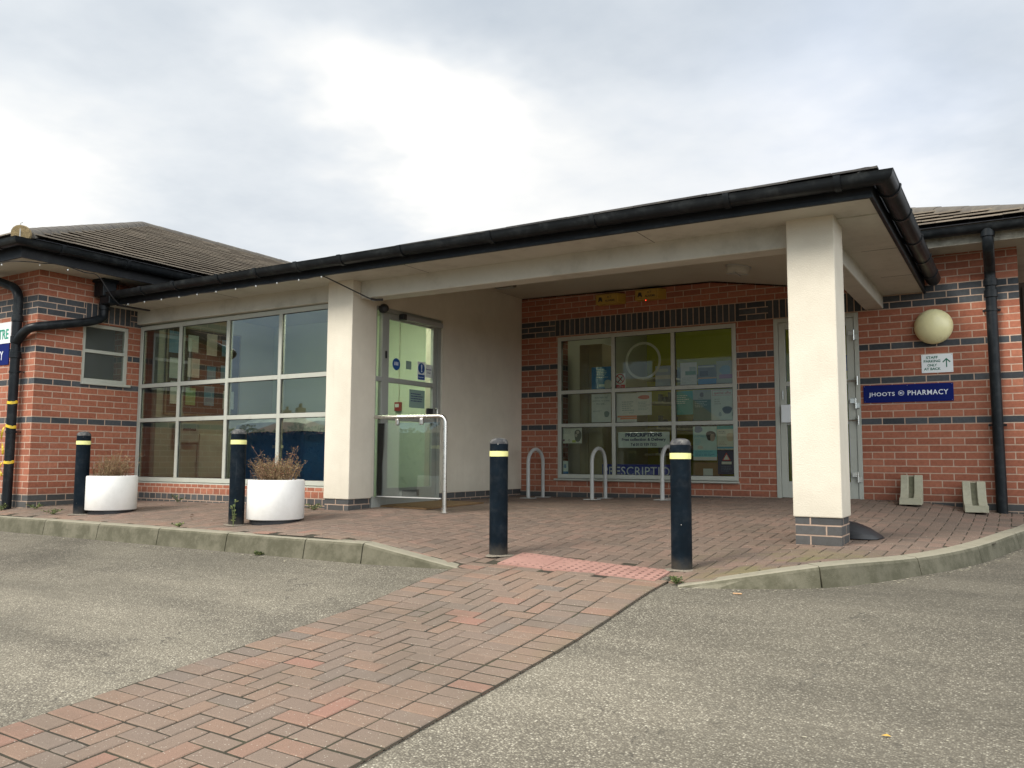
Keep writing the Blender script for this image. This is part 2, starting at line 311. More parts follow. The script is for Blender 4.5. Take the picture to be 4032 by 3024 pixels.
def asphalt_mat():
    m, t, b = newmat('worn_asphalt'); co = t.add('ShaderNodeTexCoord').outputs['Object']
    s = t.add('ShaderNodeSeparateXYZ', inp={0: co})
    vo = t.add('ShaderNodeTexVoronoi', inp={'Vector': co, 'Scale': 115.0, 'Randomness': 1.0})
    cell = t.add('ShaderNodeSeparateColor', inp={0: vo.outputs['Color']}).outputs[0]
    stone = t.ramp(cell, [(0, (.130, .117, .095)), (.45, (.195, .180, .148)), (.75, (.255, .238, .198)), (.92, (.325, .305, .255)), (1, (.45, .43, .37))])
    big = t.noise(co, .75, 6, .65); mid = t.noise(co, 4, 5, .65)
    wear = t.math('ADD', t.math('MULTIPLY', t.smooth(big, .35, .65), .7), t.math('MULTIPLY', mid, .45), clamp=True)
    rgt = t.smooth(s.outputs[0], 3.0, 4.2)
    bind = t.ramp(wear, [(0, (.095, .086, .072)), (1, (.155, .142, .117))])
    gap = t.smooth(vo.outputs['Distance'], .36, .62)
    thr = t.math('MULTIPLY_ADD', rgt, .25, t.math('MULTIPLY', wear, .75))
    cov = t.smooth(t.math('ADD', thr, t.math('MULTIPLY', cell, .5)), .25, .75)
    c = t.mix(t.math('MULTIPLY', cov, t.math('SUBTRACT', 1.0, t.math('MULTIPLY', gap, .8))), bind, stone)
    fine = t.noise(co, 420, 2)
    c = t.mix(1.0, c, t.ramp(fine, [(.3, (.75, .75, .75)), (.7, (1.25, 1.25, 1.25))]), 'MULTIPLY')
    nearp = t.math('SUBTRACT', 1.0, t.smooth(t.math('ABSOLUTE', t.math('ADD', s.outputs[0], t.math('MULTIPLY_ADD', big, .8, -3.0))), .5, 2.6))   # traffic-worn pale strip beside the path
    streak = t.noise(t.add('ShaderNodeMapping', inp={'Vector': co, 'Rotation': (0, 0, R(-28)), 'Scale': (.5, 2.4, 1)}).outputs[0], .8, 5, .6)
    br = t.math('ADD', t.math('MULTIPLY_ADD', t.smooth(streak, .3, .72), .42, .66), t.math('MULTIPLY', nearp, .22))
    br = t.math('MULTIPLY', br, t.math('SUBTRACT', 1.08, t.math('MULTIPLY', t.smooth(s.outputs[0], 4.6, 6.2), .24)))
    br = t.math('MULTIPLY', br, t.math('MULTIPLY_ADD', t.math('SUBTRACT', 1.0, t.smooth(s.outputs[1], -6.2, -5.0)), .22, .82))
    c = t.mix(1.0, c, t.add('ShaderNodeCombineColor', inp={0: br, 1: br, 2: t.math('MULTIPLY', br, .97)}).outputs[0], 'MULTIPLY'); c = t.mix(1.0, c, (.97, .935, .89), 'MULTIPLY')
    ck = t.noise(t.vmath('ADD', co, (3.3, 1.7, 0)), .55, 7, .62); ckm = t.math('MULTIPLY', t.math('SUBTRACT', 1.0, t.smooth(t.math('ABSOLUTE', t.math('SUBTRACT', ck, .5)), .0015, .0045)), t.smooth(mid, .45, .6))
    c = t.mix(t.math('MULTIPLY', ckm, .55), c, (.05, .045, .037))
    oil = t.smooth(t.noise(t.vmath('ADD', co, (9.1, 4.2, 0)), 1.7, 5, .7), .62, .74); c = t.mix(t.math('MULTIPLY', oil, .30), c, (.09, .083, .07))
    h = t.math('ADD', t.math('MULTIPLY', vo.outputs['Distance'], -1.0), t.math('MULTIPLY', fine, .3))
    setin(t, b, Base_Color=c, Roughness=.8, Normal=bump(t, h, .75, .006)); b.inputs['Specular IOR Level'].default_value = .35
    return m
M_asph = asphalt_mat()
def kerb_mat():
    m, t, b = newmat('kerb_concrete'); co = t.add('ShaderNodeTexCoord').outputs['Object']
    r = t.add('ShaderNodeNewGeometry').outputs['Random Per Island']
    c = t.ramp(r, [(0, (.165, .150, .105)), (1, (.215, .195, .14))])
    n = t.noise(co, 5, 6, .75); n2 = t.noise(co, 14, 5, .7)
    c = t.mix(t.math('MULTIPLY', t.smooth(n, .48, .66), .75), c, (.075, .070, .038))
    c = t.mix(t.math('MULTIPLY', t.smooth(n2, .55, .75), .45), c, (.30, .275, .21))
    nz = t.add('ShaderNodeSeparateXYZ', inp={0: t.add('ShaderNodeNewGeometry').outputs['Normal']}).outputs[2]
    c = t.mix(t.math('MULTIPLY', t.math('SUBTRACT', 1.0, t.smooth(nz, .3, .8)), t.math('MULTIPLY_ADD', t.smooth(n, .35, .6), .45, .42)), c, (.075, .070, .042)); c = t.mix(t.math('MULTIPLY', t.smooth(nz, .5, .9), .5), c, (.33, .30, .225))  # upright faces darkened with algae and painted shade; tops paled as if lit
    setin(t, b, Base_Color=c, Roughness=.92, Normal=bump(t, t.math('ADD', n2, t.noise(co, 160, 3)), .5, .006)); return m
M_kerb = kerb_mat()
def tact_mat():
    m, t, b = newmat('pink_tactile_slab'); co = t.add('ShaderNodeTexCoord').outputs['Object']
    n = t.noise(co, 5, 5, .7); sp = t.noise(co, 200, 3)
    c = t.ramp(n, [(.3, (.31, .165, .132)), (.7, (.40, .220, .178))])
    c = t.mix(t.math('MULTIPLY', t.smooth(t.noise(co, 22, 4, .7), .60, .72), .8), c, (.13, .085, .06))
    c = t.mix(1.0, c, t.ramp(sp, [(.3, (.8, .8, .8)), (.7, (1.15, 1.15, 1.15))]), 'MULTIPLY')
    setin(t, b, Base_Color=c, Roughness=.85, Normal=bump(t, sp, .3, .004)); return m
M_tact = tact_mat()
def plant_mat(name, stops):
    m, t, b = newmat(name); r = t.add('ShaderNodeNewGeometry').outputs['Random Per Island']
    setin(t, b, Base_Color=t.ramp(r, stops), Roughness=.8); return m
M_dry = plant_mat('dried_stems', [(0, (.13, .07, .04)), (.45, (.25, .145, .08)), (.75, (.36, .25, .13)), (.92, (.22, .21, .08)), (1, (.42, .14, .10))])
M_leaf = plant_mat('weed_leaves', [(0, (.045, .065, .02)), (.6, (.095, .125, .035)), (1, (.20, .21, .07))])

# ------------------------------------------------------------------ mesh helpers
class MB:
    def __init__(s): s.v = []; s.f = []
    def face(s, pts):
        b = len(s.v); s.v += [tuple(p) for p in pts]; s.f.append(tuple(range(b, b + len(pts)))); return s
    def box(s, x0, x1, y0, y1, z0, z1):
        if x0 > x1: x0, x1 = x1, x0
        if y0 > y1: y0, y1 = y1, y0
        if z0 > z1: z0, z1 = z1, z0
        b = len(s.v)
        s.v += [(x0, y0, z0), (x1, y0, z0), (x1, y1, z0), (x0, y1, z0), (x0, y0, z1), (x1, y0, z1), (x1, y1, z1), (x0, y1, z1)]
        s.f += [tuple(b + i for i in q) for q in ((3, 2, 1, 0), (4, 5, 6, 7), (0, 1, 5, 4), (1, 2, 6, 5), (2, 3, 7, 6), (3, 0, 4, 7))]
        return s
    def hexa(s, p):   # 8 points, bottom ring then top ring, counter-clockwise from above
        b = len(s.v); s.v += [tuple(q) for q in p]
        s.f += [tuple(b + i for i in q) for q in ((3, 2, 1, 0), (4, 5, 6, 7), (0, 1, 5, 4), (1, 2, 6, 5), (2, 3, 7, 6), (3, 0, 4, 7))]
        return s
    def loft(s, rings, closed=True, caps=True):
        b = len(s.v); n = len(rings[0])
        for r in rings: s.v += [tuple(p) for p in r]
        for i in range(len(rings) - 1):
            for j in range(n if closed else n - 1):
                k = (j + 1) % n
                s.f.append((b + i * n + j, b + i * n + k, b + (i + 1) * n + k, b + (i + 1) * n + j))
        if caps and closed:
            s.f.append(tuple(b + j for j in reversed(range(n)))); s.f.append(tuple(b + (len(rings) - 1) * n + j for j in range(n)))
        return s
    def tube(s, pts, r, n=12, caps=True):
        pts = [Vector(p) for p in pts]; rs = r if isinstance(r, (list, tuple)) else [r] * len(pts)
        ref = Vector((0, 0, 1)); rings = []; prev = None
        for i, p in enumerate(pts):
            d = (pts[min(i + 1, len(pts) - 1)] - pts[max(i - 1, 0)]).normalized()
            if prev is None:
                a = d.cross(ref) if abs(d.dot(ref)) < .95 else d.cross(Vector((1, 0, 0)))
                a.normalize()
            else: a = (prev - d * prev.dot(d)).normalized()
            prev = a; bb = d.cross(a)
            rings.append([p + (a * math.cos(2 * math.pi * k / n) + bb * math.sin(2 * math.pi * k / n)) * rs[i] for k in range(n)])
        return s.loft(rings, True, caps)
    def lathe(s, prof, c=(0, 0, 0), n=32, caps=True):
        rings = [[(c[0] + r * math.cos(2 * math.pi * k / n), c[1] + r * math.sin(2 * math.pi * k / n), c[2] + z) for k in range(n)] for r, z in prof]
        return s.loft(rings, True, caps)
    def sweep(s, prof, path, ztop=None, caps=True):   # prof: (out, up); path: 3d points; 'out' is to the right-hand side of travel
        rings = []; P = [Vector(p) for p in path]
        for i, p in enumerate(P):
            d0 = (P[i] - P[i - 1]) if i else (P[1] - P[0]); d1 = (P[i + 1] - P[i]) if i < len(P) - 1 else d0
            n0 = Vector((d0.y, -d0.x, 0)).normalized(); n1 = Vector((d1.y, -d1.x, 0)).normalized()
            m = (n0 + n1).normalized(); k = 1 / max(.3, m.dot(n0))
            rings.append([(p.x + m.x * k * o, p.y + m.y * k * o, p.z + u) for o, u in prof])
        return s.loft(rings, True, caps)
    def build(s, name, material, parent=None, smooth=False, bevel=0, off=(0, 0, 0)):
        me = bpy.data.meshes.new(name)
        o_ = Vector(off)
        me.from_pydata([tuple(Vector(v) - o_) for v in s.v], [], s.f); me.update()
        import bmesh
        if name != 'pane': bm = bmesh.new(); bm.from_mesh(me); bmesh.ops.recalc_face_normals(bm, faces=bm.faces); bm.to_mesh(me); bm.free()
        if isinstance(material, (list, tuple)):
            for q in material: me.materials.append(q)
        else: me.materials.append(material)
        if smooth:
            for p in me.polygons: p.use_smooth = True
            try: me.set_sharp_from_angle(angle=R(40))
            except Exception: pass
        o = bpy.data.objects.new(name, me); sc.collection.objects.link(o)
        if parent: o.parent = parent
        if bevel:
            bv = o.modifiers.new('bevel', 'BEVEL'); bv.width = bevel; bv.segments = 2; bv.limit_method = 'ANGLE'; bv.angle_limit = R(40)
        return o
def tag(o, label=None, cat=None, group=None, kind=None):
    if label: o['label'] = label
    if cat: o['category'] = cat
    if group: o['group'] = group
    if kind: o['kind'] = kind
    return o
def thing(name, label, cat, loc=(0, 0, 0), rz=0, group=None):
    o = bpy.data.objects.new(name, None); sc.collection.objects.link(o); o.location = loc; o.rotation_euler = (0, 0, rz); o.empty_display_size = .1
    return tag(o, label, cat, group)
def copy_tree(o, parent=None):
    c = o.copy(); sc.collection.objects.link(c); c.parent = parent
    for ch in list(o.children): copy_tree(ch, c)
    return c
def text(name, s, size, loc, mtl, parent=None, facing='-Y', align='LEFT', ext=.0008, bold=0.0, sx=1.0, spacing=1.0, rot=0, shear=0, fit=None, hcap=None):
    cu = bpy.data.curves.new(name + '_c', 'FONT'); cu.body = s; cu.size = size; cu.align_x = align; cu.extrude = ext; cu.offset = bold; cu.space_character = spacing; cu.shear = shear
    cu.resolution_u = 3
    tmp = bpy.data.objects.new(name + '_t', cu); sc.collection.objects.link(tmp)
    dg = bpy.context.evaluated_depsgraph_get(); dg.update()
    me = bpy.data.meshes.new_from_object(tmp.evaluated_get(dg)); bpy.data.objects.remove(tmp); me.name = name
    me.materials.clear(); me.materials.append(mtl)
    if facing == '-Y': rm = Matrix.Rotation(R(90), 4, 'X')
    elif facing == '+X': rm = Matrix.Rotation(R(90), 4, 'Z') @ Matrix.Rotation(R(90), 4, 'X')
    if fit:
        xs_ = [v.co.x for v in me.vertices]; w0 = max(xs_) - min(xs_); c0 = {'LEFT': min(xs_), 'CENTER': (max(xs_) + min(xs_)) / 2, 'RIGHT': max(xs_)}[align]
        ys_ = [v.co.y for v in me.vertices]; h0 = max(ys_) - min(ys_)
        for v in me.vertices: v.co.x = (v.co.x - c0) * fit / w0
        if hcap:
            for v in me.vertices: v.co.y = v.co.y * hcap / h0
    me.transform(rm @ Matrix.Rotation(rot, 4, 'Z') @ Matrix.Diagonal((sx, 1, 1, 1)))
    o = bpy.data.objects.new(name, me); sc.collection.objects.link(o); o.location = loc
    if parent: o.parent = parent
    return o

# ------------------------------------------------------------------ ground levels
AY = [-90, -40, -20, -14, -12, -9.9, -8, -7, -6, -5.5, -5.05, -4.7, -3.76, -2.9, -1.6, 0, 60]
AZ = [-2.2, -1.75, -1.38, -1.12, -.985, -.83, -.672, -.58, -.487, -.413, -.345, -.325, -.30, -.29, -.275, -.25, -.1]
def Za(x, y):
    return sum(float(np.interp(y + d, AY, AZ)) for d in (-.3, -.15, 0, .15, .3)) / 5
CP = [(0, -.04, -.061), (.35, 0, -.069), (1.57, 0, -.051), (3.45, 0, 0), (4.37, 0, .008), (4.95, 0, -.003), (5.7, 0, -.088), (6.3, 0, -.11), (0, -3.46, -.1), (4.6, -3.46, -.19),
      (-3.82, -4.11, -.126), (-3.82, -4.61, -.143), (-6, -4.61, -.15), (-3.6, -3.33, -.105), (-.46, -3.33, -.097), (-1.95, -3.33, -.09), (-2.73, -4.63, -.175), (-.3, -4.6, -.185), (.91, -3.03, -.11),
      (-6, -4.95, -.205), (-4, -4.95, -.205), (-2, -4.95, -.205), (0, -4.95, -.205), (1.5, -4.95, -.205), (2.45, -4.85, -.325), (2.5, -4.5, -.29), (3.2, -4.8, -.333), (3.9, -4.85, -.335), (3.9, -4.45, -.308), (3.2, -4.35, -.285),
      (4.7, -4.55, -.215), (5.15, -3.8, -.195), (5.45, -3, -.18), (5.65, -1.8, -.158), (5.75, -.9, -.145), (1.5, -2, -.09), (3, -2, -.10)]
cp = np.array(CP); 
def _U(r): return np.where(r > 1e-9, r * r * np.log(r + 1e-12), 0)
_n = len(cp); _K = _U(np.linalg.norm(cp[:, None, :2] - cp[None, :, :2], axis=2)) + np.eye(_n) * .05; _P = np.c_[np.ones(_n), cp[:, :2]]
_w = np.linalg.solve(np.block([[_K, _P], [_P.T, np.zeros((3, 3))]]), np.r_[cp[:, 2], 0, 0, 0])
def Zp(x, y):
    r = np.hypot(cp[:, 0] - x, cp[:, 1] - y)
    return float(_U(r) @ _w[:_n] + _w[_n] + _w[_n + 1] * x + _w[_n + 2] * y)

# asphalt sheet
mb = MB(); xs = [-500, -120, -60, -30] + list(np.arange(-16, 16.1, .8)) + [30, 60, 120, 500]; ys = [-500, -90, -50, -30, -20] + list(np.arange(-16, 2.1, .25)) + [10, 40, 120, 500]
for y in ys:
    for x in xs: mb.v.append((x, y, Za(x, y)))
nx = len(xs)
for j in range(len(ys) - 1):
    for i in range(nx - 1): mb.f.append((j * nx + i, j * nx + i + 1, (j + 1) * nx + i + 1, (j + 1) * nx + i))
tag(mb.build('asphalt_ground', M_asph, smooth=True), kind='structure', label='worn grey asphalt of the car park in the foreground')

# kerb lines: top front edge (x, y, z) and foot
LK = [(-9.0, -5.06, -.205)] + [(-8.13 + .915 * i, -5.06 - .0 * i, -.205) for i in range(11)]
LK = [p for p in LK if p[0] < 1.5] + [(1.62, -5.06, -.205), (2.50, -5.015, -.342)]
RK = [(4.06, -4.965, -.338), (4.83, -4.63, -.20), (5.29, -3.88, -.19), (5.60, -3.02, -.172), (5.83, -1.85, -.155), (5.98, -.95, -.15), (6.05, .2, -.14), (6.08, 2.5, -.13)]
def kerb_run(mb, line, dens=1):
    for a, b in zip(line[:-1], line[1:]):
        a, b = Vector(a), Vector(b); d = (b - a).normalized(); gap = .005
        a2, b2 = a + d * gap, b - d * gap; n = Vector((d.y, -d.x, 0)).normalized()
        rings = []
        for p in (a2, b2):
            foot = Za(p.x, p.y) - .03
            z = p.z
            rings.append([p - n * .12 + Vector((0, 0, -.3 - z + 0)) * 0 + Vector((0, 0, -.12)), Vector((p.x + n.x * .03, p.y + n.y * .03, min(foot, z - .02))),
                          Vector((p.x + n.x * .002, p.y + n.y * .002, z - .022)), Vector((p.x - n.x * .006, p.y - n.y * .006, z - .006)), Vector((p.x - n.x * .02, p.y - n.y * .02, z)), p - n * .12 + Vector((0, 0, .002))])
        mb.loft(rings)
# the right-hand run is curved: subdivide every radius kerb
def curve(line, k=4):
    P = [np.array(p) for p in line]; out = []
    for i in range(len(P) - 1):
        p0 = P[max(i - 1, 0)]; p1 = P[i]; p2 = P[i + 1]; p3 = P[min(i + 2, len(P) - 1)]
        seg = []
        for j in range(k + 1):
            s_ = j / k
            q = .5 * ((2 * p1) + (-p0 + p2) * s_ + (2 * p0 - 5 * p1 + 4 * p2 - p3) * s_ ** 2 + (-p0 + 3 * p1 - 3 * p2 + p3) * s_ ** 3)
            seg.append(Vector(q))
        out.append(seg)
    return out
mb = MB(); kerb_run(mb, LK)
for seg in curve(RK):
    rings = []
    for i, p in enumerate(seg):
        d = (seg[min(i + 1, len(seg) - 1)] - seg[max(i - 1, 0)]).normalized(); n = Vector((d.y, -d.x, 0)).normalized()
        if i == 0: p = p + d * .004
        if i == len(seg) - 1: p = p - d * .004
        foot = Za(p.x, p.y) - .03; z = p.z
        rings.append([p - n * .12 + Vector((0, 0, -.12)), Vector((p.x + n.x * .03, p.y + n.y * .03, min(foot, z - .02))),
                      Vector((p.x + n.x * .002, p.y + n.y * .002, z - .022)), Vector((p.x - n.x * .006, p.y - n.y * .006, z - .006)), Vector((p.x - n.x * .02, p.y - n.y * .02, z)), p - n * .12 + Vector((0, 0, .002))])
    mb.loft(rings)
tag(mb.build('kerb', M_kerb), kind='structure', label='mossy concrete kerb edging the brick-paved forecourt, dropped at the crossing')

# forecourt base sheet + pavers
def inpoly(x, y, poly):
    c = False; n = len(poly); j = n - 1
    for i in range(n):
        xi, yi = poly[i]; xj, yj = poly[j]
        if (yi > y) != (yj > y) and x < (xj - xi) * (y - yi) / (yj - yi) + xi: c = not c
        j = i
    return c
rk_in = []
for seg in curve(RK): rk_in += [(p.x, p.y) for p in seg[:-1]]
rk_in = [(x, y) for x, y in rk_in]
def inset(line, d):
    out = []
    for i, (x, y) in enumerate(line):
        a = line[max(i - 1, 0)]; b = line[min(i + 1, len(line) - 1)]
        dx, dy = b[0] - a[0], b[1] - a[1]; l = math.hypot(dx, dy); out.append((x - dy / l * d, y + dx / l * d))
    return out
lkxy = [(p[0], p[1]) for p in LK]
POLY = inset(lkxy, .10) + [(2.6, -4.87), (3.95, -4.90)] + inset(rk_in, .10) + [(5.97, .3), (-.2, .3), (-.2, -3.2), (-3.9, -3.2), (-3.9, -4.55), (-9, -4.55)]
def brick_island(mb, cx, cy, ux, uy, L, W, zf, jig=.0012):
    vx, vy = -uy, ux; ch = .0045
    tilt = random.uniform(-1, 1) * jig; dz = random.uniform(-1, 1) * jig
    def pt(a, b, z): x = cx + ux * a + vx * b; y = cy + uy * a + vy * b; return (x, y, zf(x, y) + z + tilt * a / L)
    l, w_ = L / 2, W / 2
    top = [pt(sa * (l - ch), sb * (w_ - ch), dz) for sa, sb in ((-1, -1), (1, -1), (1, 1), (-1, 1))]
    mid = [pt(sa * l, sb * w_, dz - ch * .8) for sa, sb in ((-1, -1), (1, -1), (1, 1), (-1, 1))]
    bot = [pt(sa * l, sb * w_, -.03) for sa, sb in ((-1, -1), (1, -1), (1, 1), (-1, 1))]
    mb.loft([bot, mid, top])
TACT = [(2.63, -4.76), (3.89, -4.90), (3.855, -4.50), (2.61, -4.36)]
mb = MB(); base = MB()
g = .1015
for i in range(-96, 66):
    for j in range(-62, 6):
        d = (i - j) % 4
        if d == 0: cx, cy, ux, uy = (i + 1) * g, (j + .5) * g, 1, 0
        elif d == 3: cx, cy, ux, uy = (i + .5) * g, (j + 1) * g, 0, 1
        else: continue
        if not inpoly(cx, cy, POLY) or inpoly(cx, cy, TACT): continue
        if cx < -5.5 or (2.45 < cx < 4.0 and cy < -4.76): continue
        brick_island(mb, cx, cy, ux, uy, 2 * g - .0075, g - .0075, Zp)
def ptouch(i, j):
    return any(inpoly(i * .3 + a, j * .3 + b, POLY) for a in (0, .15, .3) for b in (0, .15, .3))
for i in range(-32, 22):
    for j in range(-20, 2):
        if ptouch(i, j):
            x0, x1, y0, y1 = i * .3, (i + 1) * .3, j * .3, (j + 1) * .3
            if y0 < -5.0: y0 = -5.0
            if y1 <= y0: continue
            if (x1 > 4.0 and not inpoly((x0 + x1) / 2, (y0 + y1) / 2, POLY)): continue
            base.face([(x, y, Zp(x, y) - .0048) for x, y in ((x0, y0), (x1, y0), (x1, y1), (x0, y1))])
pav = mb
pav.build  # forecourt blocks
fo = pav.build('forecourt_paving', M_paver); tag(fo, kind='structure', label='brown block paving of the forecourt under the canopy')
ba = base.build('forecourt_bed', M_joint); tag(ba, kind='structure', label='sandy bed showing in the joints of the forecourt paving')

# path
def pl(y): return 2.324 + .0337 * (y + 7.93)
PW = 1.536
def zpath(x, y):
    return Za(x, y) + .013
mb = MB(); k = 0; y = -4.74
ang = math.atan2(1, .0337); ux, uy = math.cos(ang), math.sin(ang); nxv, nyv = uy, -ux
T_, S_ = .2025, .1015
while y > -13.5:
    y -= S_
    for c in (0, 1): 
        o = (c + .5) * T_; brick_island(mb, pl(y) + nxv * o + random.uniform(-.001, .001), y + nyv * o, nxv, nyv, T_ - .0092, S_ - .0092, zpath, .0026)
        o = PW - (c + .5) * T_; brick_island(mb, pl(y) + nxv * o, y + nyv * o, nxv, nyv, T_ - .0092, S_ - .0092, zpath, .0026)
cw = (PW - 4 * T_) / 7
for i in range(-2, 9):
    for j in range(0, 86):
        d = (i - j) % 4
        if d == 0: a0, a1, b0, b1 = i, i + 2, j, j + 1
        elif d == 3: a0, a1, b0, b1 = i, i + 1, j, j + 2
        else: continue
        a0, a1 = max(a0, 0), min(a1, 7); b0, b1 = max(b0, 0), min(b1, 86)
        if a1 <= a0 or b1 <= b0: continue
        cx_ = 2 * T_ + (a0 + a1) / 2 * cw; yy = -4.79 - (b0 + b1) / 2 * S_
        brick_island(mb, pl(yy) + nxv * cx_, yy + nyv * cx_, nxv, nyv, (a1 - a0) * cw - .0092, (b1 - b0) * S_ - .0092, zpath, .0026)
tag(mb.build('path', M_paver), kind='structure', label='brick path of mixed red and brown blocks crossing the asphalt to the canopy')
mb = MB(); ys_ = np.arange(-13.6, -4.60, .25)
for a, b in zip(ys_[:-1], ys_[1:]):
    mb.face([(pl(a) - .004, a, zpath(0, a) - .0038), (pl(a) + PW + .004, a, zpath(0, a) - .0038), (pl(b) + PW + .004, b, zpath(0, b) - .0038), (pl(b) - .004, b, zpath(0, b) - .0038)])
tag(mb.build('path_bed', M_joint), kind='structure', label='mossy sand in the joints of the brick path')

# tactile slabs
mb = MB()
Tq = [Vector((x, y, 0)) for x, y in TACT]
def tp(u, v):
    p = (Tq[0] * (1 - u) + Tq[1] * u) * (1 - v) + (Tq[3] * (1 - u) + Tq[2] * u) * v; return p
for a, b in ((0, .305), (.31, .655), (.66, 1)):
    r0 = []; r1 = []
    for (u, v) in ((a, 0), (b, 0), (b, 1), (a, 1)):
        q = tp(u, v); z = max(Zp(q.x, q.y), Za(q.x, q.y) + .013) + .0015
        r0.append((q.x, q.y, z - .05)); r1.append((q.x, q.y, z))
    mb.loft([r0, r1])
tag(mb.build('tactile_paving', M_tact), kind='structure', label='pink tactile paving slabs between the two middle bollards'); mb = MB()
for i in range(19):
    for j in range(6):
        q = tp((i + .5) / 19, (j + .5) / 6)
        z = max(Zp(q.x, q.y), Za(q.x, q.y) + .013) + .001
        mb.lathe([(.0125, 0), (.0115, .003), (.008, .0045)], (q.x, q.y, z), 10)
tag(mb.build('tactile_blisters', mat('worn_blister', (.20, .115, .09), .9, var=.35, scale=40)), kind='structure', label='worn darker blisters on the pink tactile slabs')

# ------------------------------------------------------------------ building
XL, YL = -3.817, -4.612
B = thing('building', 'single-storey red brick health centre with blue-grey bands, tiled roofs and white-pillared porch', 'building')
def tilt(x): return 2.267 + (4.6 - x) * .006     # porch soffit level
def wall(name, axis, c0, c1, u0, u1, z0, z1, holes, m):
    us = sorted({u0, u1, *[h[0] for h in holes], *[h[1] for h in holes]}); mb = MB()
    for a, b in zip(us[:-1], us[1:]):
        if b - a < 1e-5: continue
        zs = [(z0, z1)]
        for h in holes:
            if h[0] < (a + b) / 2 < h[1]:
                nz = []
                for p, q in zs:
                    if h[2] > p: nz.append((p, min(q, h[2])))
                    if h[3] < q: nz.append((max(p, h[3]), q))
                zs = nz
        for p, q in zs:
            if axis == 'x': mb.box(a, b, c0, c1, p, q)
            else: mb.box(c0, c1, a, b, p, q)
    return mb.build(name, m, B)
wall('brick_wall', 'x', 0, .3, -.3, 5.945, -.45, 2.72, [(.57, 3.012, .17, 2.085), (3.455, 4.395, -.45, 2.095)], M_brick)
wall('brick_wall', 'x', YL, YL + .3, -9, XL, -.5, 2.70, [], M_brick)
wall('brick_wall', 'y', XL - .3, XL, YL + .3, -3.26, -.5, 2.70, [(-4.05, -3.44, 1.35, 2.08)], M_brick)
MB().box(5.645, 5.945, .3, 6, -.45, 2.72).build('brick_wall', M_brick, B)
MB().box(XL, -.30, -3.33, -3.10, -.4, .115).build('low_brick_wall', M_brick_head, B)
MB().box(.532, 3.055, -.002, .1, 2.1, 2.325).build('soldier_course', M_sold, B)
MB().box(3.40, 4.45, -.002, .1, 2.1, 2.325).build('soldier_course', M_sold, B)
MB().box(XL - .1, XL + .002, -4.03, -3.43, 2.1, 2.325).build('soldier_course', M_sold2, B)

# columns
def pillar(x0, x1, ztop):
    o = MB().box(x0, x1, -3.457, -3.105, .012, ztop).build('pillar', M_render, B, bevel=.008)
    i = .0115
    MB().box(x0 + i, x1 - i, -3.457 + i, -3.105 - i, -.4, .03).build('pillar_base', M_brick_dark, o)
    return o
pillar(-.352, 0, 2.36)
pillar(4.417, 4.765, 2.33)
# rendered door wall (x = 0)
mb = MB()
DY0, DY1, DZ = -3.075, -1.865, 2.09
mb.box(-.25, -.001, -3.107, DY0, .03, 2.5); mb.box(-.25, -.001, DY0, DY1, DZ, 2.66); mb.box(-.25, -.001, DY1, .0, .03, 2.72)
mb.build('rendered_wall', M_render, B)
MB().box(-.25, -.012, DY1 + .0, 0, -.4, .03).build('wall_plinth', M_brick_dark, B)

# canopy structure
def tbox(x0, x1, y0, y1, z0f, z1f):
    return MB().hexa([(x0, y0, z0f(x0)), (x1, y0, z0f(x1)), (x1, y1, z0f(x1)), (x0, y1, z0f(x0)), (x0, y0, z1f(x0)), (x1, y0, z1f(x1)), (x1, y1, z1f(x1)), (x0, y1, z1f(x0))])
bz = lambda x: tilt(x) - .182
bt = lambda x: tilt(x) + .15
tbox(0.001, 4.417, -3.34, -3.14, bz, bt).build('beam', M_soffit, B, bevel=.01)
tbox(XL, -.353, -3.34, -3.10, lambda x: tilt(x) - .175, bt).build('beam', M_soffit, B, bevel=.01)
MB().box(4.47, 4.66, -3.104, 0, 2.11, 2.40).build('beam', M_soffit, B, bevel=.01)
# soffits
t0 = lambda x: tilt(x); t1 = lambda x: tilt(x) + .012
tbox(XL - 0.02, 5.06, -3.775, -3.338, t0, t1).build('soffit', M_soffit, B)
MB().box(4.655, 5.06, -3.337, 0, 2.256, 2.268).build('soffit', M_soffit, B)
# inner ceiling: flat, then falling to the right-hand beam
mb = MB()
mb.face([(-.2, -2.7, 2.655), (2.72, -2.7, 2.635), (2.72, .05, 2.63), (-.2, .05, 2.675)]); mb.face([(-.2, -3.15, 2.48), (2.72, -3.15, 2.48), (2.72, -2.7, 2.635), (-.2, -2.7, 2.655)]); mb.face([(2.72, -3.15, 2.48), (4.50, -3.15, 2.34), (2.72, -2.7, 2.635)])
mb.face([(2.72, -2.7, 2.635), (4.50, -3.15, 2.34), (4.50, .05, 2.34), (2.72, .05, 2.63)])
mb.build('ceiling', M_ceil, B)
MB().sweep([(0, 0), (.03, 0), (.03, .03), (0, .03)], [(2.72, -.0, 2.612), (-.0, -.0, 2.655)]).build('ceiling_trim', M_soffit, B)
MB().sweep([(0, 0), (.03, 0), (.03, .03), (0, .03)], [(4.48, -.0, 2.325), (2.72, -.0, 2.612)]).build('ceiling_trim', M_soffit, B)

for x_ in (-1.9, .9, 3.3):
    MB().box(x_ - .002, x_ + .002, -3.77, -3.342, tilt(x_) - .0015, tilt(x_) + .004).build('soffit_joint', M_gasket, B)
for y_ in (-2.2, -1.0): MB().box(4.77, 5.055, y_ - .002, y_ + .002, 2.2545, 2.26).build('soffit_joint', M_gasket, B)
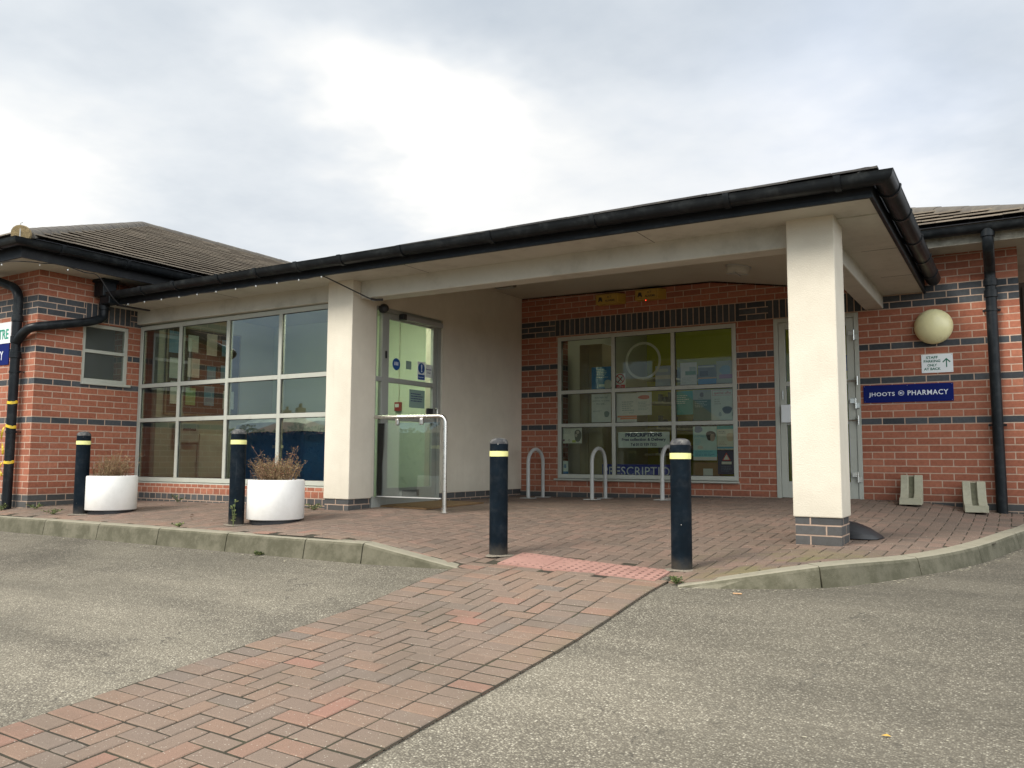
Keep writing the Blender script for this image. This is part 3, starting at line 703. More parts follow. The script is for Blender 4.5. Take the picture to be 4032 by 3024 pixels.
# fascias and gutters
gp = []
for k in range(13):
    a = math.pi * k / 12; gp.append((.083 + .073 * math.cos(math.pi - a), -.072 * math.sin(a)))
inner = [(.083 + .066 * math.cos(a_), -.064 * math.sin(a_)) for a_ in [math.pi * k / 12 for k in range(13)]]
GP = gp + inner
GP = [(o, u) for o, u in gp] + [(.160, .006), (.148, .004)] + inner[0:] + [(.014, .004)]
def gutter(path, name='gutter', joints=(), radius=1.0):
    o = MB().sweep(GP, path).build(name, M_black, B, smooth=True)
    for (x, y, z, ax) in joints:      # union brackets clipped round the gutter
        prof = [(.083 + .081 * math.cos(math.pi - math.pi * k / 12), -.081 * math.sin(math.pi * k / 12)) for k in range(13)] + [(.166, .012), (.148, .012)] + [(.083 + .06 * math.cos(a_), -.055 * math.sin(a_)) for a_ in [math.pi * k / 12 for k in range(13)]] + [(.01, .01)]
        h = .022
        pa = [(x - h, y, z + .0), (x + h, y, z)] if ax == 'x' else [(x, y - h, z), (x, y + h, z)]
        MB().sweep(prof, pa).build('gutter_bracket', M_black, o, smooth=True)
    return o
fz = lambda x: tilt(x) + .118   # gutter rim level on the porch
fp = [(-3.55, -3.778, tilt(-3.55)), (5.062, -3.778, tilt(5.062)), (5.062, .0, 2.25)]
MB().sweep([(0, -.012), (.018, -.012), (.018, .152), (0, .152)], fp).build('fascia', M_blackf, B)
MB().sweep([(.0185, -.012), (.026, -.012), (.026, .012), (.0185, .012)], fp).build('fascia_trim', M_black, B)
gj = [(x, -3.796, fz(x), 'x') for x in (-2.9, -2.3, -1.55, -.95, -.35, .25, 1.0, 2.0, 3.0, 4.1, 4.88)] + [(5.08, y, fz(5.1), 'y') for y in (-3.55, -2.85, -2.0, -1.2, -.45)]
gutter([(-3.56, -3.796, fz(-3.56)), (5.08, -3.796, fz(5.08)), (5.08, -.02, fz(5.08))], joints=gj)
# left block eaves
LF = 2.62
MB().box(-9, XL + .45, YL - .45, YL, LF, LF + .012).build('soffit', M_soffit, B)
MB().box(XL, XL + .45, YL + .001, 3.0, LF, LF + .012).build('soffit', M_soffit, B)
lp = [(-9, YL - .45, LF), (XL + .45, YL - .45, LF), (XL + .45, 3.0, LF)]
MB().sweep([(0, -.012), (.018, -.012), (.018, .226), (-.1, .262), (-.1, .2), (0, .19)], lp).build('fascia', M_blackf, B)
gutter([(-9, YL - .468, LF + .165), (XL + .468, YL - .468, LF + .165), (XL + .468, 3.0, LF + .165)],
       joints=[(XL + .468, y, LF + .165, 'y') for y in (-4.7, -3.9, -3.0)] + [(x, YL - .468, LF + .165, 'x') for x in (-3.6, -4.6)])
# dark cladding between the two roofs, and the porch end board
MB().box(XL - .02, XL + .02, -3.30, 3.0, 2.26, LF).build('cladding', M_lead, B)
MB().box(-3.60, -3.55, -3.775, -3.34, 2.30, 2.50).build('end_board', M_lead, B)
# right block eaves
RF = 2.645
MB().box(4.3, 6.37, -.40, 0, RF, RF + .012).build('soffit', M_soffit, B)
MB().box(5.945, 6.37, .001, 6, RF, RF + .012).build('soffit', M_soffit, B)
rp = [(4.3, -.40, RF), (6.37, -.40, RF), (6.37, 6, RF)]
MB().sweep([(0, -.014), (.02, -.014), (.02, .192), (-.1, .225), (-.1, .18), (0, .15)], rp).build('fascia', M_oldwood, B)
gutter([(4.3, -.421, RF + .135), (6.39, -.421, RF + .135), (6.39, 6, RF + .135)])

# ------------------------------------------------------------------ roofs
def roof_slope(name, m, eave0, ue, un, zt, width_fn, length, gauge, tw=.3, lift=.056):
    """eave0 origin, ue unit along eave, un unit inwards (plan), zt tan(pitch); width_fn(t)->(u0,u1) along the eave; length in plan"""
    mb = MB(); cp_ = math.cos(math.atan(zt)); gp_ = gauge * cp_; n = int(length / gp_) + 1
    e = Vector(eave0); ue = Vector(ue); un = Vector(un)
    for k in range(n):
        t0_, t1_ = k * gp_, min((k + 1) * gp_ + .01, length)
        if t0_ >= length: break
        t1_ = min(t1_ + .05, length); a0, a1 = width_fn(t0_); b0, b1 = width_fn(t1_)
        off = (k % 2) * tw / 2; i0 = int(math.floor((a0 - off) / tw)); i1 = int(math.ceil((a1 - off) / tw))
        for i in range(i0, i1):
            l0, l1 = i * tw + off + .0015, (i + 1) * tw + off - .0015
            p0, p1 = max(l0, a0), min(l1, a1); q0, q1 = max(l0, b0), min(l1, b1)
            if p1 - p0 < .01: continue
            if q1 <= q0: q0 = q1 = min(max((p0 + p1) / 2, b0), b1)
            j = random.uniform(-.002, .003)
            def P(u, t_, h): v = e + ue * u + un * t_; return (v.x, v.y, v.z + t_ * zt + h)
            mb.hexa([P(p0, t0_, lift - .015 + j), P(p1, t0_, lift - .015 + j), P(q1, t1_, -.02), P(q0, t1_, -.02), P(p0, t0_, lift + j), P(p1, t0_, lift + j), P(q1, t1_, .002), P(q0, t1_, .002)])
    o = mb.build(name, m, B)
    ul = MB(); a0, a1 = width_fn(0); b0, b1 = width_fn(length); q = []
    for u, t_ in ((a0 + .005, .005), (a1, .005), (b1, length), (b0, length)): v = e + ue * u + un * t_; q.append((v.x, v.y, v.z + t_ * zt - .006))
    ul.face(q).build('roof_underlay', M_lead, o)
    return o
def cap_run(name, a, b, r=.11, seg=.33, m=M_ridge, par=None, end=True):
    a, b = Vector(a), Vector(b); L = (b - a).length; d = (b - a) / L; side = Vector((d.y, -d.x, 0)).normalized(); upv = side.cross(d); 
    if upv.z < 0: upv = -upv
    mb = MB(); n = max(1, int(L / seg))
    for i in range(n):
        p, q = a + d * (L * i / n), a + d * (L * (i + 1) / n + .0); jr = random.uniform(-.002, .002)
        rings = []
        for w_, rr in ((p, r + .004 + jr), (q, r + jr)):
            rings.append([w_ + side * rr * math.cos(math.pi * k / 8) + upv * (rr * .82 * math.sin(math.pi * k / 8) - .045) for k in range(9)])
        mb.loft(rings)
    o = mb.build(name, m, par or B, smooth=True)
    return o
# left block: hipped end, ridge runs away from the front
TL = .412; ex, ey, ez = XL + .52, YL - .52, LF + .215; H = 4.5
rl = roof_slope('roof', M_tile, (ex, ey, ez), (0, 1, 0), (-1, 0, 0), TL, lambda t_: (t_, 11.0), H, .235)
roof_slope('roof', M_tile, (ex, ey, ez), (-1, 0, 0), (0, 1, 0), TL, lambda t_: (t_, 9.0 - t_), H, .21)
ap = (ex - H, ey + H, ez + H * TL)
cap_run('hip_tiles', (ex - .05, ey + .05, ez + .035), (ap[0], ap[1], ap[2] + .035), .12)
cap_run('ridge_tiles', (ap[0], ap[1], ap[2] + .03), (ap[0], 6, ap[2] + .03), .12)
o = MB().tube([(ex - .0, ey + .0, ez + .015), (ex - .05, ey + .05, ez + .03)], .095, 16).build('hip_bedding', M_mortar, B, smooth=True)
MB().tube([(ex + .005, ey - .005, ez - .06), (ex + .005, ey - .005, ez + .13), (ex - .03, ey + .03, ez + .15)], .006, 6).build('hip_iron', M_galv, B)
# main right block
TR = math.tan(R(21)); rx, ry, rz_ = 6.44, -.47, RF + .19; HR = 3.0
roof_slope('roof', M_tile, (rx, ry, rz_), (-1, 0, 0), (0, 1, 0), TR, lambda t_: (t_, 3.6), HR, .30)
roof_slope('roof', M_tile, (rx, ry, rz_), (0, 1, 0), (-1, 0, 0), TR, lambda t_: (t_, 6.4 - t_), HR, .30)
cap_run('hip_tiles', (rx - .05, ry + .05, rz_ + .03), (rx - HR, ry + HR, rz_ + HR * TR + .03), .12, .42)
# porch roof
TC = math.tan(R(16.5)); px, py, pz = 5.13, -3.86, tilt(5.1) + .158
mbp = roof_slope('roof', M_tiled, (px, py, pz), (-1, 0, 0), (0, 1, 0), TC, lambda t_: (t_, 8.7), 3.2, .30, lift=.03)
roof_slope('roof', M_tiled, (px, py, pz), (0, 1, 0), (-1, 0, 0), TC, lambda t_: (t_, 3.9), 2.2, .30, lift=.03)
cap_run('hip_tiles', (px - .06, py + .06, pz + .02), (px - 1.9, py + 1.9, pz + 1.9 * TC + .02), .085, .33, M_tiled)
# hidden flat roofs keeping daylight out of the rooms
MB().box(XL, -.05, -3.08, 1.6, 2.46, 2.50).build('flat_roof', M_lead, B)
MB().box(-.2, 5.9, .05, 5.0, 2.76, 2.80).build('flat_roof', M_lead, B)
MB().box(-9, XL - .01, YL + .05, 3, 2.66, 2.70).build('flat_roof', M_lead, B)

# ------------------------------------------------------------------ downpipes
def fillet(pts, r=.06, n=5):
    P = [Vector(p) for p in pts]; out = [P[0]]
    for i in range(1, len(P) - 1):
        a, b, c = P[i - 1], P[i], P[i + 1]; d0 = (a - b).normalized(); d1 = (c - b).normalized(); rr = min(r, (a - b).length * .45, (c - b).length * .45)
        s_, e_ = b + d0 * rr, b + d1 * rr
        for k in range(n + 1): q = k / n; out.append(s_ * (1 - q) ** 2 + b * 2 * q * (1 - q) + e_ * q * q)
    out.append(P[-1]); return out
def pipe(pts, r, collars=(), name='downpipe', clips=()):
    o = MB().tube(fillet(pts), r, 16).build(name, M_black, B, smooth=True)
    for c in collars: MB().lathe([(r + .002, -.04), (r + .011, -.036), (r + .011, .036), (r + .002, .04)], c, 20).build('pipe_collar', M_black, o, smooth=True)
    for (x, y, z) in clips:
        mb = MB().lathe([(r + .001, -.012), (r + .006, -.012), (r + .006, .012), (r + .001, .012)], (x, y, z), 20)
        mb.box(x - r - .03, x + r + .03, y + r * .4, y + r * .4 + .008, z - .012, z + .012); mb.tube([(x - r - .02, y, z), (x - r - .02, 0 if y > -1 else YL, z)], .006, 6); mb.tube([(x + r + .02, y, z), (x + r + .02, 0 if y > -1 else YL, z)], .006, 6)
        mb.build('pipe_clip', M_black, o)
    return o
PR = .052
pipe([(5.70, -.50, RF + .13), (5.70, -.50, RF - .02), (5.70, -.47, 2.56), (5.695, -.068, 2.40), (5.695, -.068, 2.2), (5.705, -.068, -.1)], PR,
     [(5.70, -.50, 2.70), (5.695, -.068, 2.16), (5.697, -.068, 2.28)], clips=[(5.695, -.068, 1.99), (5.70, -.068, .80)])
LPX = -4.10
pipe([(-4.62, -4.90, 2.62), (-4.55, -4.80, 2.56), (-4.20, -4.69, 2.43), (LPX, -4.69, 2.33), (LPX, -4.69, 1.3), (LPX, -4.69, -.17)], PR,
     [(LPX, -4.69, 2.05), (LPX, -4.69, 1.62), (LPX, -4.69, 1.80)], clips=[(LPX, -4.69, 1.42), (LPX, -4.69, .72)])
pipe([(-3.70, -3.87, 2.40), (-3.70, -3.87, 2.14), (-3.70, -4.05, 2.07), (-3.71, -4.66, 1.93), (-3.80, -4.71, 1.91), (-3.98, -4.69, 1.86), (LPX, -4.69, 1.76)], PR, [(-3.70, -3.87, 2.28)], name='branch_pipe')
mb = MB().box(-3.79, -3.60, -3.96, -3.78, 2.40, 2.60); mb.box(-3.81, -3.58, -3.98, -3.76, 2.58, 2.62)
mb.build('rainwater_hopper', M_black, B, bevel=.01)
MB().box(-3.70, -3.50, -3.94, -3.80, 2.30, 2.40).build('gutter_outlet', M_black, B, bevel=.01)

# ------------------------------------------------------------------ windows
def window_x(x0, x1, z0, z1, yf, mull, trans, gm, bar=.048, depth=.06, fm=None, sill=True, sx0=None, sx1=None, rows=None):
    fm = fm or M_frame; mb = MB(); e = .052; trans = sorted(trans)
    mb.box(x0, x0 + e, yf, yf + depth, z0, z1); mb.box(x1 - e, x1, yf, yf + depth, z0, z1)
    mb.box(x0 + e, x1 - e, yf, yf + depth, z0, z0 + e); mb.box(x0 + e, x1 - e, yf, yf + depth, z1 - e, z1)
    for xm in mull: mb.box(xm - bar / 2, xm + bar / 2, yf + .001, yf + depth, z0 + e, z1 - e)
    xs = [x0 + e] + [q for xm in mull for q in (xm - bar / 2, xm + bar / 2)] + [x1 - e]
    for zt_ in trans:
        for a, b in zip(xs[::2], xs[1::2]): mb.box(a, b, yf + .001, yf + depth, zt_ - bar / 2, zt_ + bar / 2)
    o = mb.build('window', fm, B, bevel=.003)
    zs = [z0 + e] + [q for zt_ in trans for q in (zt_ - bar / 2, zt_ + bar / 2)] + [z1 - e]
    for a, b in zip(xs[::2], xs[1::2]):
        for c, d in zip(zs[::2], zs[1::2]):
            y = yf + .022
            MB().face([(a, y, c), (b, y, c), (b, y, d), (a, y, d)]).build('pane', gm, o)
            q = .006; g_ = MB(); y2 = yf + .016
            g_.box(a, a + q, y2, y2 + .005, c, d); g_.box(b - q, b, y2, y2 + .005, c, d); g_.box(a + q, b - q, y2, y2 + .005, c, c + q); g_.box(a + q, b - q, y2, y2 + .005, d - q, d)
            g_.build('gasket', M_gasket, o)
    if sill:
        MB().hexa([(sx0 or x0 - .04, yf - .04, z0 - .028), (sx1 or x1 + .02, yf - .04, z0 - .028), (sx1 or x1 + .02, yf + .05, z0 - .028), (sx0 or x0 - .04, yf + .05, z0 - .028),
                   (sx0 or x0 - .04, yf - .04, z0 - .012), (sx1 or x1 + .02, yf - .04, z0 - .012), (sx1 or x1 + .02, yf + .05, z0 - .001), (sx0 or x0 - .04, yf + .05, z0 - .001)]).build('sill', fm, o)
    return o
window_x(.572, 3.010, .185, 2.083, -.006, (1.39, 2.207), (1.33, .884), M_glassP, sx0=.53, sx1=3.02)
window_x(XL + .01, -.352, .135, 2.118, -3.285, (-3.005, -2.125, -1.243), (1.345, .905), M_glass, bar=.05, sx0=XL + .01, sx1=-.353)
# small side window in the left wall (faces +X)
MB().box(-6.2, -6.1, YL + .3, 3.0, -.4, 2.66).build('inner_wall', M_int, B); MB().box(-6.1, XL - .3, -1.0, -.9, -.4, 2.66).build('inner_wall', M_int, B); MB().box(-9, XL, YL + .3, 3.0, -.45, -.4).build('inner_floor', M_carpet, B)
fx = XL - .018; mb = MB(); e = .045
y0, y1, z0, z1 = -4.05, -3.44, 1.352, 2.078
mb.box(fx - .05, fx, y0, y0 + e, z0, z1); mb.box(fx - .05, fx, y1 - e, y1, z0, z1); mb.box(fx - .05, fx, y0 + e, y1 - e, z0, z0 + e); mb.box(fx - .05, fx, y0 + e, y1 - e, z1 - e, z1); mb.box(fx - .05, fx, y0 + e, y1 - e, 1.715, 1.755)
wn = mb.build('window', M_frame, B, bevel=.003)
for c, d in ((z0 + e, 1.715), (1.755, z1 - e)): MB().face([(fx - .02, y0 + e, c), (fx - .02, y1 - e, c), (fx - .02, y1 - e, d), (fx - .02, y0 + e, d)]).build('pane', M_glassS, wn)
MB().box(fx - .03, XL + .035, y0 - .01, y1 + .03, z0 - .035, z0 - .004).build('sill', M_frame, wn, bevel=.004)

# ------------------------------------------------------------------ entrance door (faces +X)
mb = MB(); X0, X1 = -.075, -.022
for a, b in ((DY0, DY0 + .035), (-2.945, -2.90), (DY1 - .06, DY1)): mb.box(X0, X1, a, b, -.12, DZ)
mb.box(X0, X1, DY0 + .035, -2.945, DZ - .045, DZ); mb.box(X0, X1, -2.90, DY1 - .06, DZ - .045, DZ)
mb.box(X0, X1, DY0 + .035, -2.945, 1.27, 1.32); mb.box(X0, X1, DY0 + .035, -2.945, .86, .90); mb.box(X0, X1, DY0 + .035, -2.945, -.12, .02)
ed = mb.build('entrance_door_frame', M_frame_shaded, B, bevel=.003)
for c, d in ((.02, .86), (.90, 1.27), (1.32, DZ - .045)): MB().face([(-.05, DY0 + .035, c), (-.05, -2.945, c), (-.05, -2.945, d), (-.05, DY0 + .035, d)]).build('pane', M_glassD, ed)
MB().box(-.022, -.016, -2.90 + .01, -2.90 + .03, 1.53, 1.61).build('push_sensor', M_darkplas, ed)
mb = MB(); a0, a1 = -2.893, -1.932
mb.box(X0, X1 - .012, a0, a0 + .078, -.07, DZ - .05); mb.box(X0, X1 - .012, a1 - .07, a1, -.07, DZ - .05)
for c, d in ((DZ - .115, DZ - .05), (1.27, 1.325), (.855, .90), (-.07, .11)): mb.box(X0, X1 - .012, a0 + .078, a1 - .07, c, d)
dl = mb.build('entrance_door', M_frame_shaded, B, bevel=.004)
for c, d in ((.11, .855), (.90, 1.27), (1.325, DZ - .115)): MB().face([(-.06, a0 + .078, c), (-.06, a1 - .07, c), (-.06, a1 - .07, d), (-.06, a0 + .078, d)]).build('pane', M_glassF if c < .5 else M_glassD, dl)
MB().box(-.034, -.026, -2.554, -2.25, .005, .08).build('letter_plate', M_darkplas, dl)
MB().tube([(-.034, -1.955, .84), (-.0, -1.955, .85), (-.0, -1.955, 1.02), (-.034, -1.955, 1.03)], .012, 10).build('handle', M_steel, dl, smooth=True)
MB().box(-.034, -.005, -2.13, -2.03, .95, 1.02).build('lock_box', M_darkplas, dl, bevel=.004)
MB().box(-.034, .035, -2.63, -1.90, 1.99, 2.05).build('door_closer', M_greyplas, B, bevel=.008)
MB().box(-.030, .04, -2.66, -2.60, 1.985, 2.055).build('closer_cap', M_darkplas, B, bevel=.006)
# stickers on the door glass
def disc(name, m, parent, x, y, z, r, facing='+X', dx=.0):
    pts = [(x, y + r * math.cos(2 * math.pi * k / 28), z + r * math.sin(2 * math.pi * k / 28)) if facing == '+X' else (x + r * math.cos(2 * math.pi * k / 28), y, z + r * math.sin(2 * math.pi * k / 28)) for k in range(28)]
    return MB().face(pts).build(name, m, parent)
M_stb = mat('blue_vinyl', (.01, .07, .26), .4, var=.05); M_paper = mat('white_paper', (.70, .73, .70), .7, var=.03); M_pgrey = mat('grey_green_paper', (.22, .32, .27), .7, var=.05)
st = disc('sticker', M_stb, None, -.0565, -2.66, 1.487, .068); tag(st, 'round blue sticker with figures on the entrance door glass', 'sticker')
for i in range(3):
    mb = MB(); yy = -2.685 + i * .025; mb.face([(-.0558, yy - .008, 1.475), (-.0558, yy + .008, 1.475), (-.0558, yy + .006, 1.515), (-.0558, yy - .006, 1.515)]); mb.build('figure_mark', M_textw, st)
def rect_x(name, m, y0, y1, z0, z1, x=-.0565, parent=None): return MB().box(x - .001, x, y0, y1, z0, z1).build(name, m, parent)
tag(rect_x('sticker', M_pgrey, -2.487, -2.39, 1.45, 1.545), 'small square green sticker between the two blue door signs', 'sticker')
s1 = rect_x('mandatory_sign', M_paper, -2.275, -2.125, 1.345, 1.56); tag(s1, 'white sign with blue exclamation mark disc on the entrance door glass', 'sign')
disc('disc', M_stb, s1, -.0558, -2.20, 1.485, .062); text('mark', '!', .12, (-.0550, -2.213, 1.445), M_textw, s1, '+X', bold=.003)
rect_x('caption_panel', M_stb, -2.262, -2.138, 1.352, 1.41, -.0558, s1); text('caption', 'Keep clear', .022, (-.0550, -2.255, 1.373), M_textw, s1, '+X')
s2 = rect_x('automatic_door_notice', M_paper, -2.120, -1.99, 1.385, 1.54); tag(s2, 'white Automatic Door notice beside the exclamation mark sign', 'sign')
text('lettering', 'Automatic', .026, (-.0555, -2.116, 1.475), M_navy, s2, '+X'); text('lettering', 'Door', .028, (-.0555, -2.085, 1.435), M_navy, s2, '+X')
def lines(parent, plane, a0, a1, z0, z1, n, m, ragged=.35, hgt=.4, jit=True, pos=0.0):
    mb = MB(); st_ = (z1 - z0) / n
    for i in range(n):
        z = z1 - (i + .5) * st_; b = a1 - random.random() * ragged * (a1 - a0); a = a0; h = st_ * hgt / 2
        # broken into word-length dashes
        q = a
        while q < b - .004:
            wl = random.uniform(.012, .04) * (a1 - a0) / .2; e_ = min(q + wl, b)
            if plane == 'y': mb.face([(q, pos, z - h), (e_, pos, z - h), (e_, pos, z + h), (q, pos, z + h)])
            else: mb.face([(pos, q, z - h), (pos, e_, z - h), (pos, e_, z + h), (pos, q, z + h)])
            q = e_ + .006
    return mb.build('print', m, parent)
s3 = rect_x('door_notice', M_pgrey, -2.42, -2.13, 1.015, 1.225); tag(s3, 'grey-green paper notice on the middle pane of the entrance door', 'notice')
lines(s3, 'x', -2.39, -2.16, 1.08, 1.19, 4, M_navy, pos=-.0555)

# pharmacy side door (in the right-hand wall)
mb = MB(); yf = -.004
mb.box(3.457, 3.508, yf, .07, -.02, 2.093); mb.box(4.345, 4.393, yf, .07, -.02, 2.093); mb.box(3.508, 4.345, yf, .07, 2.045, 2.093)
fr = mb.build('pharmacy_door_frame', M_frame, B, bevel=.003)
mb = MB(); yf = .004; a0, a1 = 3.512, 4.341
mb.box(a0, 3.585, yf, .055, .005, 2.041); mb.box(4.262, a1, yf, .055, .005, 2.041)
for c, d in ((1.96, 2.041), (1.29, 1.345), (.84, .89), (.005, .19)): mb.box(3.585, 4.262, yf, .055, c, d)
dr = mb.build('pharmacy_door', M_frame, B, bevel=.003)
for c, d in ((.19, .84), (.89, 1.29), (1.345, 1.96)): MB().face([(3.585, .03, c), (4.262, .03, c), (4.262, .03, d), (3.585, .03, d)]).build('pane', M_glassP, dr)
for z in (1.84, 1.07, .25):
    mb = MB().box(4.285, 4.345, -.022, .003, z + .0, z + .05); mb.box(4.335, 4.385, -.026, -.006, z - .055, z + .0); mb.tube([(4.343, -.018, z - .06), (4.343, -.018, z + .055)], .011, 8); mb.build('hinge', M_steel, dr)
for z in (1.32, .88):
    mb = MB().tube([(4.368, -.03, z - .05), (4.368, -.03, z + .05)], .012, 8); mb.box(4.36, 4.376, -.03, -.006, z - .02, z + .02)
    mb.tube([(4.25, -.02, z), (4.36, -.02, z)], .006, 6); mb.build('lock_bolt', M_steel, dr)
mb = MB().box(3.530, 3.70, -.030, -.0, .868, 1.075); mb.build('letter_box', M_signw, dr, bevel=.004)
MB().box(3.545, 3.556, -.012, .004, 1.14, 1.24).build('lock_plate', M_steel, dr)
st = MB().box(4.225, 4.262, .024, .026, 1.44, 1.62).build('door_sticker', M_stb); tag(st, 'blue sticker on the pharmacy door glass beside the white pillar', 'sticker')

# ------------------------------------------------------------------ rooms behind the glass
mb = MB()
mb.box(XL + .02, -.26, -1.12, -1.02, -.1, 2.45)        # back wall of lobby
mb.build('lobby_wall', M_intdoor, B)
MB().box(XL + .021, XL + .12, -3.09, -1.12, -.1, 2.45).build('lobby_wall', M_int, B)
MB().box(XL + .02, -.02, -3.098, 1.5, -.14, -.10).build('lobby_floor', M_carpet, B)
MB().box(XL + .02, -.26, -3.09, 1.5, 2.40, 2.42).build('lobby_ceiling', M_int, B)
MB().box(-1.55, -.251, -1.125, -1.121, -.1, 2.4).build('wall_panel', M_intdoor, B)
M_lit = emis('lobby_light_panel', (.95, 1.0, .80), 20)
MB().box(-1.0, -.35, -2.95, -2.35, 2.37, 2.398).build('lobby_ceiling_light', M_lit, B)
MB().box(-3.0, -2.4, -2.95, -2.5, 2.37, 2.398).build('lobby_ceiling_light', emis('lobby_light_dim', (.95, 1.0, .80), 3.5), B)
# pharmacy room
MB().box(.31, .40, .31, 4.2, -.1, 2.74).build('shop_wall', M_int, B)
MB().box(.40, 5.64, 3.6, 3.7, -.1, 2.74).build('shop_wall', M_lime, B)
MB().box(.31, 5.64, .31, 4.2, -.12, -.06).build('shop_floor', M_carpet, B)
MB().box(.31, 5.64, .31, 4.2, 2.70, 2.74).build('shop_ceiling', M_int, B)
MB().box(1.0, 3.4, 1.2, 1.30, 2.62, 2.68).build('strip_light', emis('strip_light_tube', (1, 1, .85), 5.0), B)
MB().box(.57, 3.01, .06, .30, .12, .184).build('window_board', M_frame, B)

def fitting(mb, name, m, label, cat, group=None, loc=(0, 0, 0), **kw):
    o = mb.build(name, m, None, off=loc, **kw); o.location = loc; return tag(o, label, cat, group)
# tall cupboard and shelves behind the shop window
c = thing('cupboard', 'tall tan wooden cupboard standing behind the left panes of the shop window', 'cupboard', (.87, .42, .0))
MB().box(-.175, .17, .0, .45, .0, 2.02).build('carcass', M_wood, c); MB().box(-.172, -.045, -.012, 0, .02, 2.0).build('door', M_wood, c, bevel=.002); MB().box(-.040, .168, -.012, 0, .02, 2.0).build('door', M_wood, c, bevel=.002)
sh = thing('shelf_unit', 'shelves stacked with medicine boxes inside the pharmacy', 'shelves', (2.0, 2.2, 0))
for z in (.5, .9, 1.3, 1.68): MB().hexa([(-.9, 0, z), (.0, 1.2, z), (.0, 1.55, z), (-1.2, .3, z), (-.9, 0, z + .03), (.0, 1.2, z + .03), (.0, 1.55, z + .03), (-1.2, .3, z + .03)]).build('shelf', M_shelf, sh)
mb = MB()
for z in (.53, .93, 1.33, 1.71):
    for k in range(16):
        u = k / 16; x = -.88 + u * .86; y = .06 + u * 1.14; h = random.uniform(.06, .2); mb.box(x, x + .045, y, y + .1, z, z + h)
mb.build('stock', M_stock, sh)
f = thing('picture_frame', 'small dark picture frame on the lime wall inside the pharmacy', 'picture', (3.3, 3.58, 1.95))
mb = MB(); mb.box(-.22, .22, -.02, 0, -.18, -.16); mb.box(-.22, .22, -.02, 0, .16, .18); mb.box(-.22, -.2, -.02, 0, -.16, .16); mb.box(.2, .22, -.02, 0, -.16, .16); mb.build('frame', M_darkplas, f); MB().box(-.2, .2, -.01, -.002, -.16, .16).build('picture', M_pgrey, f)

# ------------------------------------------------------------------ posters in the shop window
PM = {}
def cm(c, n=None):
    k = 'print_%02d%02d%02d' % tuple(int(q * 99) for q in c)
    if k not in PM: PM[k] = mat(k, tuple(min(.85, q * 1.55) for q in c), .6, var=.08, scale=12)
    return PM[k]
def poster(name, r, col, label, parts=(), cat='poster', y=.052, group='posters and notices in the shop window'):
    x0, z0, x1, z1 = r; cx = (x0 + x1) / 2
    o = MB().box(x0, x1, y, y + .001, z0, z1).build(name, cm(col), off=(cx, y, z0)); o.location = (cx, y, z0); tag(o, label, cat, group)
    W, Hh = x1 - x0, z1 - z0; yy = -.0012
    for i, q in enumerate(parts):
        k = q[0]
        if k == 'r':     # rect u0,v0,u1,v1,color
            _, u0, v0, u1, v1, c_ = q
            MB().face([(-W / 2 + u0 * W, yy - i * .0001, v0 * Hh), (-W / 2 + u1 * W, yy - i * .0001, v0 * Hh), (-W / 2 + u1 * W, yy - i * .0001, v1 * Hh), (-W / 2 + u0 * W, yy - i * .0001, v1 * Hh)]).build('panel', cm(c_), o)
        elif k == 'l':
            _, u0, v0, u1, v1, n, c_ = q
            lines(o, 'y', -W / 2 + u0 * W, -W / 2 + u1 * W, v0 * Hh, v1 * Hh, n, cm(c_), pos=yy - i * .0001)
        elif k == 'd':   # blob: cx,cy,rx,ry,color
            _, u, v, rx_, ry_, c_ = q
            MB().face([(-W / 2 + u * W + rx_ * W * math.cos(a_) * (1 + .12 * math.sin(3 * a_ + u * 9)), yy - i * .0001, v * Hh + ry_ * W * math.sin(a_) * (1 + .1 * math.cos(2 * a_))) for a_ in [2 * math.pi * j / 22 for j in range(22)]]).build('picture', cm(c_), o)
        elif k == 't':
            _, s_, u, v, size, c_, al = q
            text('lettering', s_, size, (-W / 2 + u * W, yy - i * .0001 - .0003, v * Hh), cm(c_), o, align=al)
    return o
WH = (.62, .66, .62); GR = (.20, .24, .24); TE = (.03, .26, .24); DG = (.03, .10, .075); LB = (.22, .55, .62)
poster('health_poster', (1.054, 1.356, 1.334, 1.653), (.03, .16, .36), 'blue poster with white text in the upper left pane', [('l', .25, .5, .85, .92, 6, (.4, .55, .65)), ('r', .38, .12, .68, .22, (.45, .6, .7)), ('d', .85, .2, .2, .25, (.4, .42, .38))])
ns = poster('no_smoking_sign', (1.392, 1.356, 1.543, 1.555), (.70, .62, .60), 'no smoking sign with red circle in the shop window', [('r', .04, .03, .96, .24, (.45, .02, .03)), ('t', 'No', .5, .155, .028, (.7, .6, .6), 'CENTER'), ('t', 'smoking', .5, .06, .026, (.7, .6, .6), 'CENTER')], cat='sign', y=.048)
mb = MB(); n = 28
ring = [[(r_ * math.cos(2 * math.pi * k / n), -.0022, .126 + r_ * math.sin(2 * math.pi * k / n)) for k in range(n)] for r_ in (.064, .053)]
mb.loft(ring, caps=False); mb.face([(-.045, -.0024, .164), (-.037, -.0024, .171), (.045, -.0024, .088), (.037, -.0024, .081)]); mb.build('prohibition_ring', cm((.42, .02, .03)), ns)
MB().face([(-.034, -.0020, .088), (-.026, -.0020, .080), (.036, -.0020, .150), (.028, -.0020, .158)]).build('cigarette', M_gasket, ns)
poster('notice', (1.052, .921, 1.331, 1.294), WH, 'white flu vaccine notice with small figure in the left middle pane', [('t', 'YOU MAY BE', .5, .84, .033, GR, 'CENTER'), ('t', 'ENTITLED TO A FREE', .5, .73, .026, GR, 'CENTER'), ('t', 'FLU JAB...', .5, .62, .033, GR, 'CENTER'), ('l', .08, .36, .55, .42, 2, GR), ('d', .78, .28, .13, .16, GR), ('l', .82, .9, .95, .96, 2, GR)])
